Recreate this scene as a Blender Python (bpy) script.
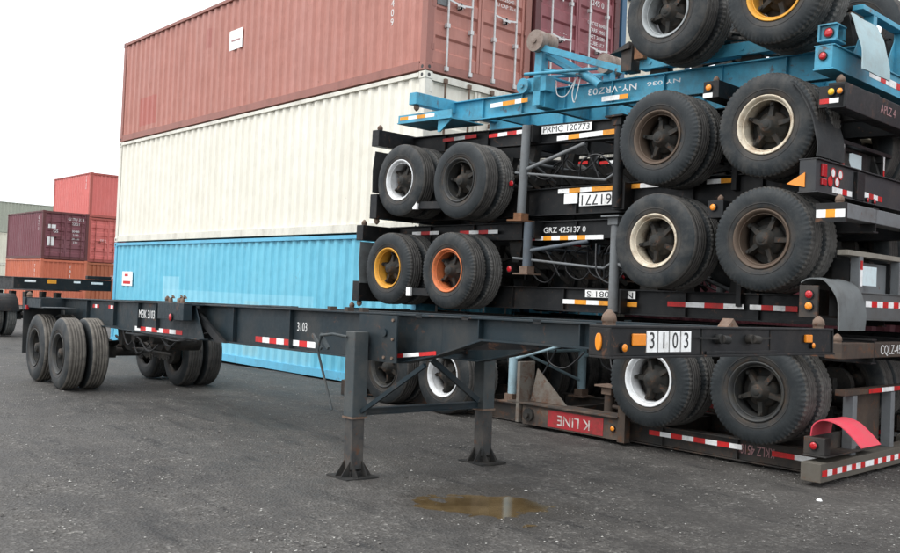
import bpy, math, random
from math import radians, sin, cos, pi
from mathutils import Vector, Matrix
random.seed(7)
for o in list(bpy.data.objects): bpy.data.objects.remove(o)
scene = bpy.context.scene
COL = scene.collection

# ------------------------------------------------------------------ camera
YAW, PITCH, ROLL, CAMH, FPX = 0.834, 0.0191, -0.0412, 1.6113, 904.52
cd = bpy.data.cameras.new('camera'); cam = bpy.data.objects.new('camera', cd); COL.objects.link(cam)
F = Vector((-sin(YAW)*cos(PITCH), cos(YAW)*cos(PITCH), sin(PITCH)))
R = Vector((cos(YAW), sin(YAW), 0)); U = R.cross(F)
c_, s_ = cos(ROLL), sin(ROLL)
R2, U2 = R*c_-U*s_, R*s_+U*c_
cam.matrix_world = Matrix(((R2.x, U2.x, -F.x, 0), (R2.y, U2.y, -F.y, 0), (R2.z, U2.z, -F.z, CAMH), (0, 0, 0, 1)))
cd.sensor_width = 36; cd.lens = 36*FPX/900; cd.clip_start = .05; cd.clip_end = 5000
scene.camera = cam
# ------------------------------------------------------------------ sky, sun, exposure
w = bpy.data.worlds.new('World'); scene.world = w; w.use_nodes = True
nt = w.node_tree; bg = nt.nodes['Background']
sky = nt.nodes.new('ShaderNodeTexSky'); sky.sky_type = 'NISHITA'; sky.sun_disc = False
SUN_EL, SUN_AZ = radians(52), radians(200)
sky.sun_elevation = SUN_EL; sky.sun_rotation = SUN_AZ; sky.air_density = 1.0; sky.dust_density = 6.0
hs = nt.nodes.new('ShaderNodeHueSaturation'); hs.inputs['Saturation'].default_value = .12
mx = nt.nodes.new('ShaderNodeMix'); mx.data_type = 'RGBA'; mx.inputs[0].default_value = .72
mx.inputs[7].default_value = (14.2, 14.8, 15.6, 1)
nt.links.new(sky.outputs[0], hs.inputs['Color']); nt.links.new(hs.outputs[0], mx.inputs[6]); nt.links.new(mx.outputs[2], bg.inputs[0])
bg.inputs[1].default_value = .10
sl = bpy.data.lights.new('sun', 'SUN'); sl.energy = .8; sl.angle = radians(25); sl.color = (1, .97, .93)
sun = bpy.data.objects.new('sun', sl); COL.objects.link(sun)
dv = Vector((sin(SUN_AZ)*cos(SUN_EL), cos(SUN_AZ)*cos(SUN_EL), sin(SUN_EL)))
sun.rotation_euler = dv.to_track_quat('Z', 'Y').to_euler()
scene.view_settings.view_transform = 'Standard'; scene.view_settings.look = 'None'
scene.view_settings.exposure = .66; scene.view_settings.gamma = 1
scene.cycles.max_bounces = 6; scene.cycles.diffuse_bounces = 3; scene.cycles.glossy_bounces = 3
scene.cycles.use_denoising = True

# ------------------------------------------------------------------ materials
MATS = {}
def lk(nt, a, b): nt.links.new(a, b)
def base_mat(name):
    m = bpy.data.materials.new(name); m.use_nodes = True
    return m, m.node_tree, m.node_tree.nodes['Principled BSDF']
def noise(nt, scale, detail=4, rough=.6, vec=None, stretch=None, dist=0):
    n = nt.nodes.new('ShaderNodeTexNoise'); n.inputs['Scale'].default_value = scale
    n.inputs['Detail'].default_value = detail; n.inputs['Roughness'].default_value = rough
    n.inputs['Distortion'].default_value = dist
    if vec is None:
        tc = nt.nodes.new('ShaderNodeTexCoord'); vec = tc.outputs['Object']
    if stretch:
        mp = nt.nodes.new('ShaderNodeMapping'); mp.inputs['Scale'].default_value = stretch
        lk(nt, vec, mp.inputs[0]); vec = mp.outputs[0]
    lk(nt, vec, n.inputs['Vector']); return n.outputs['Fac']
def ramp(nt, fac, a, b, ca=0, cb=1):
    r = nt.nodes.new('ShaderNodeMapRange'); r.inputs[1].default_value = a; r.inputs[2].default_value = b
    r.inputs[3].default_value = ca; r.inputs[4].default_value = cb; lk(nt, fac, r.inputs[0]); return r.outputs[0]
def mix(nt, fac, a, b):
    m = nt.nodes.new('ShaderNodeMix'); m.data_type = 'RGBA'
    for i, v in ((0, fac), (6, a), (7, b)):
        if isinstance(v, (int, float)): m.inputs[i].default_value = v
        elif isinstance(v, tuple): m.inputs[i].default_value = (*v, 1)
        else: lk(nt, v, m.inputs[i])
    return m.outputs[2]
def bump(nt, h, strength, dist, bsdf):
    b = nt.nodes.new('ShaderNodeBump'); b.inputs['Strength'].default_value = strength; b.inputs['Distance'].default_value = dist
    lk(nt, h, b.inputs['Height']); lk(nt, b.outputs[0], bsdf.inputs['Normal'])
def paint(name, col, dirt=(.10, .085, .07), amount=.5, rough=.5, scale=3.0, rust=0.0, streak=False, metal=0.0, fade=.0, spec=.32):
    if name in MATS: return MATS[name]
    m, nt, b = base_mat(name)
    n1 = noise(nt, scale, 6, .65, stretch=(1, 1, .22) if streak else None)
    n2 = noise(nt, scale*7, 5, .7)
    c = mix(nt, ramp(nt, n1, .45, .72, 0, amount), col, dirt)
    c = mix(nt, ramp(nt, n2, .40, .75, 0, amount*.5), c, tuple(min(1, v*1.35+.015) for v in col))
    n4 = noise(nt, 22, 3, .5, stretch=(.25, .25, 1.6), dist=1.2)
    c = mix(nt, ramp(nt, n4, .66, .74, 0, .35*min(1, amount+.2)), c, tuple(v*.6+.05 for v in col))
    if rust:
        n3 = noise(nt, scale*2.3, 8, .75, stretch=(1, 1, .5) if streak else None, dist=.4)
        c = mix(nt, ramp(nt, n3, .66-.14*rust, .72-.10*rust, 0, .85), c, (.115, .05, .025))
    lk(nt, c, b.inputs['Base Color'])
    lk(nt, ramp(nt, n2, .3, .7, rough-.1, rough+.18), b.inputs['Roughness'])
    b.inputs['Metallic'].default_value = metal; b.inputs['Specular IOR Level'].default_value = spec
    bump(nt, n2, .25, .004, b)
    MATS[name] = m; return m
def plain(name, col, rough=.5, metal=0, emit=0):
    if name in MATS: return MATS[name]
    m, nt, b = base_mat(name); b.inputs['Base Color'].default_value = (*col, 1)
    n = noise(nt, 30, 3); lk(nt, mix(nt, ramp(nt, n, .4, .8, 0, .3), col, tuple(v*.6 for v in col)), b.inputs['Base Color'])
    b.inputs['Roughness'].default_value = rough; b.inputs['Metallic'].default_value = metal
    MATS[name] = m; return m
def tyre_mat(name, col, dust, amt, rough):
    m, nt, b = base_mat(name)
    n1 = noise(nt, 5, 5, .6); n2 = noise(nt, 60, 3, .6)
    c = mix(nt, ramp(nt, n1, .35, .7, amt*.3, amt), col, dust)
    c = mix(nt, ramp(nt, n2, .5, .8, 0, .35), c, tuple(v*1.5 for v in dust))
    tc = nt.nodes.new('ShaderNodeTexCoord').outputs['Object']; oi = nt.nodes.new('ShaderNodeObjectInfo').outputs['Random']
    mp = nt.nodes.new('ShaderNodeMapping'); mp.inputs['Scale'].default_value = (1, 0, 1); lk(nt, tc, mp.inputs[0])
    ln = nt.nodes.new('ShaderNodeVectorMath'); ln.operation = 'LENGTH'; lk(nt, mp.outputs[0], ln.inputs[0]); rad = ln.outputs['Value']
    def mulm(a, q):
        m_ = nt.nodes.new('ShaderNodeMath'); m_.operation = 'MULTIPLY'; lk(nt, a, m_.inputs[0]); lk(nt, q, m_.inputs[1]); return m_.outputs[0]
    n5 = noise(nt, 9, 6, .7, tc, dist=.6)
    c = mix(nt, mulm(ramp(nt, rad, .38, .29, 0, .8), ramp(nt, n5, .35, .6)), c, (.075, .052, .034))      # brake dust and rust by the bead
    c = mix(nt, mulm(ramp(nt, rad, .44, .51, 0, .75), ramp(nt, n5, .40, .62)), c, tuple(v*1.25 for v in dust))  # scuffed shoulder
    c = mix(nt, mulm(ramp(nt, n1, .45, .65, 0, .6), oi), c, (.07, .064, .056))                              # mud, more on some tyres
    lk(nt, c, b.inputs['Base Color']); b.inputs['Roughness'].default_value = rough; b.inputs['Specular IOR Level'].default_value = .3
    bump(nt, n2, .3, .003, b); MATS[name] = m; return m
SIDEW = tyre_mat('tyre_sidewall', (.008, .011, .013), (.032, .037, .039), .6, .6)
TREAD = tyre_mat('tyre_tread', (.018, .018, .018), (.085, .08, .073), .75, .8)
BLK = paint('black_chassis_paint', (.0045, .0055, .0065), (.032, .027, .023), .65, .5, 2.5, .5)
BLKR = paint('rusty_black_paint', (.030, .028, .026), (.10, .07, .05), .8, .6, 3, .8)
BROWN = paint('brown_rusty_paint', (.050, .037, .029), (.095, .068, .048), .8, .7, 3, .9)
TEAL = paint('dark_teal_paint', (.008, .018, .024), (.045, .042, .037), .65, .5, 2.2, .45)
GREYP = paint('grey_worn_steel', (.16, .17, .175), (.09, .08, .07), .7, .5, 3, .3)
LTBLU = paint('light_blue_chassis_paint', (.065, .32, .46), (.07, .13, .15), .85, .5, 2.5, .5)
RUSTY = paint('rusty_steel', (.17, .12, .09), (.08, .04, .025), .9, .8, 8, .8)
RUST2 = paint('bright_rust', (.23, .115, .06), (.10, .05, .03), .8, .85, 9, .6)
UNDER = paint('undercarriage_grime', (.018, .018, .017), (.06, .05, .04), .8, .8, 5, .5)
HUBM = paint('hub_grime', (.020, .020, .018), (.065, .045, .03), .8, .7, 9, .5)
FLAPG = paint('grey_mudflap_rubber', (.13, .14, .14), (.075, .07, .065), .8, .7, 5)
FLAPB = paint('black_mudflap_rubber', (.028, .030, .031), (.07, .065, .06), .6, .7, 5)
FLAPL = paint('pale_blue_mudflap', (.36, .48, .50), (.3, .3, .28), .6, .7, 5)
FLAPR = paint('red_mudflap_rubber', (.62, .055, .085), (.40, .12, .12), .5, .5, 4)
TWHITE = paint('tape_white', (.92, .92, .90), (.42, .40, .36), .75, .4, 7, .25)
TRED = paint('tape_red', (.60, .018, .018), (.16, .03, .025), .8, .4, 7, .2)
TAMB = paint('tape_amber', (.82, .32, .02), (.35, .15, .04), .7, .4, 7, .2)
LAMPA = plain('amber_lens', (.85, .27, .02), .15)
LAMPR = plain('red_lens', (.45, .015, .02), .15)
LETW = plain('white_lettering', (.72, .72, .70), .5)
LETK = plain('black_lettering', (.02, .02, .02), .5)
LETP = plain('pink_faded_lettering', (.38, .20, .20), .6)
CABLE = plain('black_rubber_hose', (.015, .015, .016), .5)
RIMS = dict(white=paint('rim_white', (.72, .73, .73), (.25, .23, .2), .5, .45, 9, .1),
            cream=paint('rim_cream', (.62, .55, .43), (.26, .15, .07), .9, .5, 7, .6),
            rust=paint('rim_brown', (.10, .072, .052), (.075, .045, .03), .8, .65, 9, .5),
            black=paint('rim_black', (.030, .031, .031), (.08, .07, .05), .6, .5, 9, .2),
            orange=paint('rim_orange', (.60, .17, .06), (.25, .09, .04), .6, .5, 9, .4),
            yellow=paint('rim_yellow', (.68, .33, .04), (.30, .16, .05), .6, .5, 9, .3),
            silver=paint('rim_silver', (.34, .36, .36), (.15, .15, .14), .6, .4, 9, .2))

# ------------------------------------------------------------------ mesh builder
class MB:
    def __init__(s): s.v = []; s.f = []; s.m = []; s.sm = []
    def add(s, vs, fs, mi=0, smooth=False):
        k = len(s.v); s.v += [tuple(v) for v in vs]
        for f in fs: s.f.append(tuple(i+k for i in f)); s.m.append(mi); s.sm.append(smooth)
        return s
    def box(s, x0, x1, y0, y1, z0, z1, mi=0):
        vs = [(x, y, z) for z in (z0, z1) for y in (y0, y1) for x in (x0, x1)]
        return s.add(vs, [(0, 2, 3, 1), (4, 5, 7, 6), (0, 1, 5, 4), (2, 6, 7, 3), (0, 4, 6, 2), (1, 3, 7, 5)], mi)
    def bar(s, a, b, wd, ht, mi=0, up=(0, 0, 1)):
        a, b = Vector(a), Vector(b); d = (b-a).normalized(); up = Vector(up)
        if abs(d.dot(up)) > .98: up = Vector((0, 1, 0))
        n = d.cross(up).normalized()*wd/2; u = n.cross(d).normalized()*ht/2
        vs = [p+i*n+j*u for p in (a, b) for i, j in ((-1, -1), (1, -1), (1, 1), (-1, 1))]
        return s.add(vs, [(0, 1, 2, 3), (7, 6, 5, 4), (0, 4, 5, 1), (1, 5, 6, 2), (2, 6, 7, 3), (3, 7, 4, 0)], mi)
    def tube(s, pts, r, n=12, mi=0, cap=True, rs=None):
        pts = [Vector(p) for p in pts]; rings = []
        for i, p in enumerate(pts):
            d = (pts[min(i+1, len(pts)-1)]-pts[max(i-1, 0)]).normalized()
            a = Vector((0, 0, 1)) if abs(d.z) < .9 else Vector((1, 0, 0))
            x = d.cross(a).normalized(); y = d.cross(x); rr = rs[i] if rs else r
            rings.append([p+(x*cos(2*pi*k/n)+y*sin(2*pi*k/n))*rr for k in range(n)])
        vs = [v for q in rings for v in q]; fs = []
        for i in range(len(pts)-1):
            for k in range(n):
                fs.append((i*n+k, i*n+(k+1) % n, (i+1)*n+(k+1) % n, (i+1)*n+k))
        s.add(vs, fs, mi, True)
        if cap:
            s.add(rings[0], [tuple(range(n))], mi); s.add(rings[-1], [tuple(range(n))[::-1]], mi)
        return s
    def prism(s, poly, axis, a, b, mi=0):
        n = len(poly)
        def P(p, t): return {'y': (p[0], t, p[1]), 'x': (t, p[0], p[1]), 'z': (p[0], p[1], t)}[axis]
        vs = [P(p, a) for p in poly]+[P(p, b) for p in poly]
        fs = [tuple(range(n))[::-1], tuple(range(n, 2*n))]+[(i, (i+1) % n, n+(i+1) % n, n+i) for i in range(n)]
        return s.add(vs, fs, mi)
    def lathe(s, prof, n=48, mi=0, c=(0, 0, 0), mis=None, mod=None, smooth=True):
        # about the y axis; prof = (y, r)
        k = len(prof); vs = []
        for j in range(n):
            a = 2*pi*j/n
            for i, (y, r) in enumerate(prof):
                rr = r+(mod(i, j) if mod else 0)
                vs.append((c[0]+cos(a)*rr, c[1]+y, c[2]+sin(a)*rr))
        for i in range(k-1):
            fs = [(j*k+i, j*k+i+1, ((j+1) % n)*k+i+1, ((j+1) % n)*k+i) for j in range(n)]
            if i == 0: base = len(s.v); s.v += vs
            for f in fs:
                s.f.append(tuple(base+q for q in f)); s.m.append(mis[i] if mis else mi); s.sm.append(smooth)
        return s
    def mesh(s, name, mats):
        me = bpy.data.meshes.new(name); me.from_pydata(s.v, [], s.f)
        for m in (mats if isinstance(mats, (list, tuple)) else [mats]): me.materials.append(m)
        me.polygons.foreach_set('material_index', s.m); me.polygons.foreach_set('use_smooth', s.sm)
        me.update(); return me
def recalc(me):
    import bmesh
    bm = bmesh.new(); bm.from_mesh(me); bmesh.ops.recalc_face_normals(bm, faces=bm.faces); bm.to_mesh(me); bm.free()
def put(name, data, parent=None, mats=None, loc=None, rot=None, bevel=0, label=None, kind=None):
    if isinstance(data, MB): data = data.mesh(name, mats); recalc(data)
    o = bpy.data.objects.new(name, data); COL.objects.link(o)
    if parent: o.parent = parent
    if loc: o.location = loc
    if rot: o.rotation_euler = rot
    if bevel:
        b = o.modifiers.new('bevel', 'BEVEL'); b.width = bevel; b.segments = 2; b.limit_method = 'ANGLE'; b.harden_normals = False
    if label: o['label'] = label
    if kind: o['kind'] = kind
    return o
def thing(name, label, cat, loc, rz=0, ry=0, group=None):
    o = bpy.data.objects.new(name, None); COL.objects.link(o); o.empty_display_size = .2
    o.rotation_mode = 'XYZ'
    o.matrix_world = Matrix.Translation(loc) @ Matrix.Rotation(rz, 4, 'Z') @ Matrix.Rotation(ry, 4, 'Y')
    o['label'] = label; o['category'] = cat
    if group: o['group'] = group
    return o
def text(body, parent, loc, size, mat, rot=(pi/2, 0, 0), flip=False, name='lettering', sx=1.0, align='CENTER', space=1.0):
    cu = bpy.data.curves.new(name, 'FONT'); cu.body = body; cu.size = size; cu.align_x = align; cu.align_y = 'CENTER'
    cu.extrude = .0008; cu.space_character = space; cu.resolution_u = 3
    cu.materials.append(mat)
    tmp = bpy.data.objects.new(name, cu); me = bpy.data.meshes.new_from_object(tmp); bpy.data.objects.remove(tmp); me.name = name
    o = bpy.data.objects.new(name, me); COL.objects.link(o); o.parent = parent; o.location = loc
    o.rotation_euler = (rot[0], rot[1] + (pi if flip else 0), rot[2]) if rot[2] == 0 else (rot[0], rot[1], rot[2])
    if flip and rot[2] != 0:
        e = (Matrix.Rotation(rot[2], 3, 'Z') @ Matrix.Rotation(rot[0], 3, 'X') @ Matrix.Rotation(pi, 3, 'Z')).to_euler()
        o.rotation_euler = e
    o.scale = (sx, 1, 1)
    return o
def tape(parent, a, b, h, cols, out, t=.0025, name='reflective_tape'):
    a, b, out = Vector(a), Vector(b), Vector(out).normalized(); d = b-a; up = out.cross(d.normalized())
    if up.z < 0: up = -up
    if abs(d.normalized().z) > .9: up = Vector((1, 0, 0)) if abs(out.x) < .5 else Vector((0, 1, 0))
    mb = MB(); n = len(cols); mats = [TWHITE, TRED, TAMB]
    for i, c in enumerate(cols):
        p, q = a+d*(i/n), a+d*((i+1)/n)
        vs = [x+u*up*h/2+o*out*t for o in (0, 1) for x, u in ((p, -1), (q, -1), (q, 1), (p, 1))]
        mb.add(vs, [(0, 1, 2, 3), (7, 6, 5, 4), (0, 4, 5, 1), (1, 5, 6, 2), (2, 6, 7, 3), (3, 7, 4, 0)], 'WRA'.index(c))
    return put(name, mb, parent, mats)

# ------------------------------------------------------------------ wheels (shared meshes)
def tyre_mesh(lugs, nseg=192, tread=TREAD):
    W = .27; Ro = .52
    prof = [(.035, .285), (.012, .295), (.004, .32), (-.004, .37), (-.006, .41), (.000, .455), (.012, .485), (.022, .507), (.040, .517)]
    g = []
    for y in (.075, .115, .155, .195):
        g += [(y-.009, Ro), (y-.007, Ro-.012), (y+.007, Ro-.012), (y+.009, Ro)]
    prof2 = [(.27-y, r) for y, r in prof[::-1]]
    P = prof+g+prof2
    n0 = len(prof); nP = len(P)
    shoulder = {n0-1, n0-2, n0-3, nP-n0, nP-n0+1, nP-n0+2}
    def mod(i, j):
        if i in shoulder and j % 3 == 0: return -.015 if lugs else -.003
        return 0
    mis = [0]*(len(P)-1)
    for i in range(n0-2, nP-n0+1): mis[i] = 1
    mb = MB(); mb.lathe(P, nseg, mis=mis, mod=mod)
    # raised ring on sidewall
    mb.lathe([(.0005, .345), (-.0045, .349), (-.0055, .353), (-.0035, .357)], 72)
    me = mb.mesh('tyre', [SIDEW, tread]); recalc(me); return me
TYRE_LUG = tyre_mesh(True); TYRE_RIB = tyre_mesh(False)
TYRE_LOW = tyre_mesh(False, 60)
TYRE_WORN = tyre_mesh(False, 120, tyre_mat('tyre_tread_dusty', (.035, .034, .032), (.155, .14, .12), .9, .85))
TYRE_LUG2 = tyre_mesh(True, 192, tyre_mat('tyre_tread_worn_grey', (.03, .03, .03), (.14, .135, .125), .8, .85))
RIMC = {}
def rim_mesh(col):
    if col in RIMC: return RIMC[col]
    mb = MB()
    mb.lathe([(.030, .278), (.010, .298), (.000, .296), (-.002, .286), (.010, .275), (.030, .262), (.085, .254), (.16, .250), (.25, .246), (.25, .262), (.10, .268), (.030, .278)], 60)
    mb.lathe([(.045, .258), (.040, .250), (.048, .246), (.056, .252)], 60)
    me = mb.mesh('rim', [RIMS[col]]); recalc(me); RIMC[col] = me; return me
def hub_mesh():
    mb = MB()
    mb.lathe([(.20, .16), (.135, .15), (.12, .105), (.085, .10), (.07, .075), (.028, .068), (.020, .055), (.018, .0)], 24)
    mb.lathe([(.23, .24), (.21, .17), (.20, .0)], 30)
    mb.lathe([(.014, .0), (.014, .030), (.020, .040), (.024, .040)], 16)
    for k in range(5):
        a = 2*pi*k/5+.35; d = Vector((cos(a), 0, sin(a))); n = Vector((-sin(a), 0, cos(a)))
        p, q = d*.07, d*.243
        vs = []
        for (c, w_, y0, y1) in ((p, .045, .085, .20), (q, .030, .115, .20)):
            vs += [c+n*w_+Vector((0, y1, 0)), c-n*w_+Vector((0, y1, 0)), c-n*w_*.6+Vector((0, y0, 0)), c+n*w_*.6+Vector((0, y0, 0))]
        mb.add(vs, [(0, 1, 2, 3), (7, 6, 5, 4), (0, 4, 5, 1), (1, 5, 6, 2), (2, 6, 7, 3), (3, 7, 4, 0)])
        c = d*.222
        mb.tube([c+Vector((0, .125, 0)), c+Vector((0, .085, 0))], .017, 6)
        mb.box(c.x-.02, c.x+.02, .10, .125, c.z-.02, c.z+.02)
    me = mb.mesh('hub', [HUBM]); recalc(me); return me
HUB = hub_mesh()
def wheels(root, xs, z, y0, y1, rims, near_meshes=None, far=True, inner=None):
    """dual tyres on both ends of each axle; y0 near outer face, y1 far outer face"""
    for i, x in enumerate(xs):
        me = (near_meshes[i] if near_meshes else (TYRE_LUG if (i+len(root.name)) % 2 else TYRE_RIB))
        t = put('tyre', me, root, loc=(x, y0, z), rot=(0, random.uniform(0, 6), 0))
        put('rim', rim_mesh(rims[i]), t); put('hub', HUB, t)
        put('tyre', inner or TYRE_LUG2, root, loc=(x, y0+.32, z), rot=(0, random.uniform(0, 6), 0))
        if far:
            for yy in (y1-.27, y1-.59):
                put('tyre', TYRE_LOW, root, loc=(x, yy, z), rot=(0, random.uniform(0, 6), 0))

def ibeam(mb, poly_top, poly_bot, y, wf=.11, tf=.014, tw=.012):
    """rail: lists of (x,z) along top and bottom, centred on y"""
    n = len(poly_top)
    for (line, sgn) in ((poly_top, -1), (poly_bot, 1)):
        for i in range(n-1):
            (xa, za), (xb, zb) = line[i], line[i+1]
            vs = [(xa, y-wf/2, za), (xb, y-wf/2, zb), (xb, y+wf/2, zb), (xa, y+wf/2, za),
                  (xa, y-wf/2, za+sgn*tf), (xb, y-wf/2, zb+sgn*tf), (xb, y+wf/2, zb+sgn*tf), (xa, y+wf/2, za+sgn*tf)]
            mb.add(vs, [(0, 1, 2, 3), (7, 6, 5, 4), (0, 4, 5, 1), (1, 5, 6, 2), (2, 6, 7, 3), (3, 7, 4, 0)])
    for i in range(n-1):
        (xa, za), (xb, zb) = poly_top[i], poly_top[i+1]; (xc, zc), (xd, zd) = poly_bot[i], poly_bot[i+1]
        e = tf*.9
        vs = [(xa, y-tw/2, za-e), (xb, y-tw/2, zb-e), (xd, y-tw/2, zd+e), (xc, y-tw/2, zc+e)]
        vs += [(a, b+tw, c) for a, b, c in vs]
        mb.add(vs, [(0, 1, 2, 3), (7, 6, 5, 4), (0, 4, 5, 1), (1, 5, 6, 2), (2, 6, 7, 3), (3, 7, 4, 0)])
def twistlock(parent, x, y, z, sg=1, mat=RUSTY, s=1.0, name='twistlock'):
    mb = MB()
    mb.tube([(x, y, z), (x, y, z+sg*.025*s), (x, y, z+sg*.03*s), (x, y, z+sg*.075*s), (x, y, z+sg*.105*s), (x, y, z+sg*.115*s)], 1, 10,
            rs=[.050*s, .050*s, .058*s, .050*s, .022*s, .010*s])
    return put(name, mb, parent, mat)
def lamp(parent, x, y, z, r, mat, axis='y', sg=-1, name='marker_light', ring=BLK):
    mb = MB()
    d = Vector((0, sg, 0)) if axis == 'y' else Vector((sg, 0, 0)); c = Vector((x, y, z))
    mb.tube([c, c+d*.018], r*1.18, 16, 0)
    mb.tube([c+d*.014, c+d*.022, c+d*.026], 1, 16, 1, rs=[r, r*.9, r*.4])
    return put(name, mb, parent, [ring, mat])
def flap(parent, path, y0, y1, mat, t=.012, label=None, wav=.01):
    """mudflap: path of (x,z) swept over y0..y1, given thickness"""
    mb = MB(); ny = 6; n = len(path); vs = []
    for k in range(2):
        for i, (x, z) in enumerate(path):
            (xa, za), (xb, zb) = path[max(0, i-1)], path[min(n-1, i+1)]
            L = math.hypot(xb-xa, zb-za); nx, nz = -(zb-za)/L, (xb-xa)/L
            for j in range(ny+1):
                q = wav*sin(j*1.7+i*.5)
                vs.append((x+nx*(t*k+q), y0+(y1-y0)*j/ny, z+nz*(t*k+q)))
    def I(k, i, j): return k*n*(ny+1)+i*(ny+1)+j
    fs = []
    for i in range(n-1):
        for j in range(ny):
            fs.append((I(0, i, j), I(0, i, j+1), I(0, i+1, j+1), I(0, i+1, j)))
            fs.append((I(1, i, j), I(1, i+1, j), I(1, i+1, j+1), I(1, i, j+1)))
        for j in (0, ny): fs.append((I(0, i, j), I(0, i+1, j), I(1, i+1, j), I(1, i, j)))
    for i in (0, n-1):
        for j in range(ny): fs.append((I(0, i, j), I(0, i, j+1), I(1, i, j+1), I(1, i, j)))
    mb.add(vs, fs, 0, True)
    o = put('mudflap', mb, parent, mat)
    m = o.modifiers.new('edge', 'EDGE_SPLIT'); m.split_angle = radians(50)
    if label: o['label'] = label
    return o
def arc(pts, n=8):
    """smooth a path by Catmull-Rom"""
    out = []
    P = [pts[0]]+list(pts)+[pts[-1]]
    for i in range(1, len(P)-2):
        for k in range(n):
            t = k/n; q = []
            for c in (0, 1):
                a, b, cc, d = P[i-1][c], P[i][c], P[i+1][c], P[i+2][c]
                q.append(.5*((2*b)+(-a+cc)*t+(2*a-5*b+4*cc-d)*t*t+(-a+3*b-3*cc+d)*t**3))
            out.append(tuple(q))
    out.append(tuple(pts[-1])); return out
def hose(parent, pts, r=.011, mat=CABLE, name='air_hose'):
    n = 8; P = [Vector(pts[0])]+[Vector(p) for p in pts]+[Vector(pts[-1])]; out = []
    for i in range(1, len(P)-2):
        for k in range(n):
            t = k/n; a, b, c, d = P[i-1], P[i], P[i+1], P[i+2]
            out.append(.5*((2*b)+(-a+c)*t+(2*a-5*b+4*c-d)*t*t+(-a+3*b-3*c+d)*t**3))
    out.append(P[-1]); mb = MB(); mb.tube(out, r, 6); return put(name, mb, parent, mat)

def running_gear(root, xs, zh, zr, sg, mat=UNDER):
    """axles, springs, hangers: zh hub height, zr rail edge nearest the axles, sg +1 frame above / -1 below"""
    for x in xs:
        mb = MB(); mb.tube([(x, .60, zh), (x, 1.84, zh)], .064, 12)
        for y in (.66, 1.78): mb.tube([(x, y-.05, zh), (x, y+.05, zh)], .20, 20)
        put('axle', mb, root, mat)
        for y in (.82, 1.62):
            mb = MB()
            for k in range(6):
                L = .50-.06*k; zz = zh+sg*(.12+.06-.014*k)
                mb.add([(x-L, y-.038, zz+sg*.02), (x, y-.038, zz-sg*.03), (x+L, y-.038, zz+sg*.02), (x+L, y+.038, zz+sg*.02), (x, y+.038, zz-sg*.03), (x-L, y+.038, zz+sg*.02),
                        (x-L, y-.038, zz+sg*.031), (x, y-.038, zz-sg*.019), (x+L, y-.038, zz+sg*.031), (x+L, y+.038, zz+sg*.031), (x, y+.038, zz-sg*.019), (x-L, y+.038, zz+sg*.031)],
                       [(0, 1, 4, 5), (1, 2, 3, 4), (6, 7, 10, 11), (7, 8, 9, 10), (0, 1, 7, 6), (1, 2, 8, 7), (5, 4, 10, 11), (4, 3, 9, 10)])
            mb.box(x-.07, x+.07, y-.05, y+.05, zh-.085, zh+sg*.0+.085)
            put('leaf_spring', mb, root, mat)
        for y in (1.0, 1.44):
            mb = MB(); mb.tube([(x+.16, y, zh+sg*.10), (x+.28, y, zh+sg*.12)], .085, 14); mb.tube([(x, y, zh), (x+.16, y, zh+sg*.1)], .02, 6)
            put('brake_chamber', mb, root, mat)
    xm = sum(xs)/len(xs); hx = [xs[0]-.55, xm, xs[-1]+(.36 if sg < 0 else .55)]
    for y in (.82, 1.62):
        for x in hx:
            z2 = zh+sg*.14
            mb = MB(); mb.prism([(x-.13, zr), (x+.13, zr), (x+.06, z2), (x-.06, z2)], 'y', y-.06, y+.06)
            put('spring_hanger', mb, root, mat)
    mb = MB()
    for y in (.95, 1.5): mb.tube([(hx[0], y, zh+sg*.16), (xs[0], y, zh), (hx[1], y, zh+sg*.16), (xs[-1], y, zh)], .022, 6)
    put('radius_rod', mb, root, mat)

# ------------------------------------------------------------------ ground
from mathutils import noise as mn
PC = (-5.11, 5.02)
def relief(x, y):
    h = mn.noise(Vector((x*.5, y*.5, 0)))*.020+mn.noise(Vector((x*2, y*2, 3)))*.010+mn.noise(Vector((x*5, y*5, 7)))*.004
    xr, yr_ = x*.97-y*.26, x*.26+y*.97
    q = mn.noise(Vector((xr*.45, yr_*2.6, 1)))+.5*mn.noise(Vector((xr*1.6, yr_*7, 9))); h += .016*q-.012*max(0, .12-abs(q-.15))*8
    dx, dy = x-PC[0], y-PC[1]; u = (dx*.67+dy*.74)/.58; v = (-dx*.74+dy*.67)/.42
    d = u*u+v*v+.6*mn.noise(Vector((x*3.1, y*3.1, 2)))+.45*mn.noise(Vector((x*9, y*9, 4)))+.35*mn.noise(Vector((x*22, y*22, 4)))
    if d < 2.2:
        k = min(1, max(0, (2.2-d)/1.2)); h = h*(1-.55*k)-.034*max(0, 1-d*.75)
    e = max(0, min(1, (x+34)/3, (5-x)/2, (y+3)/2, (16-y)/2)); return h*e-.012
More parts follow.
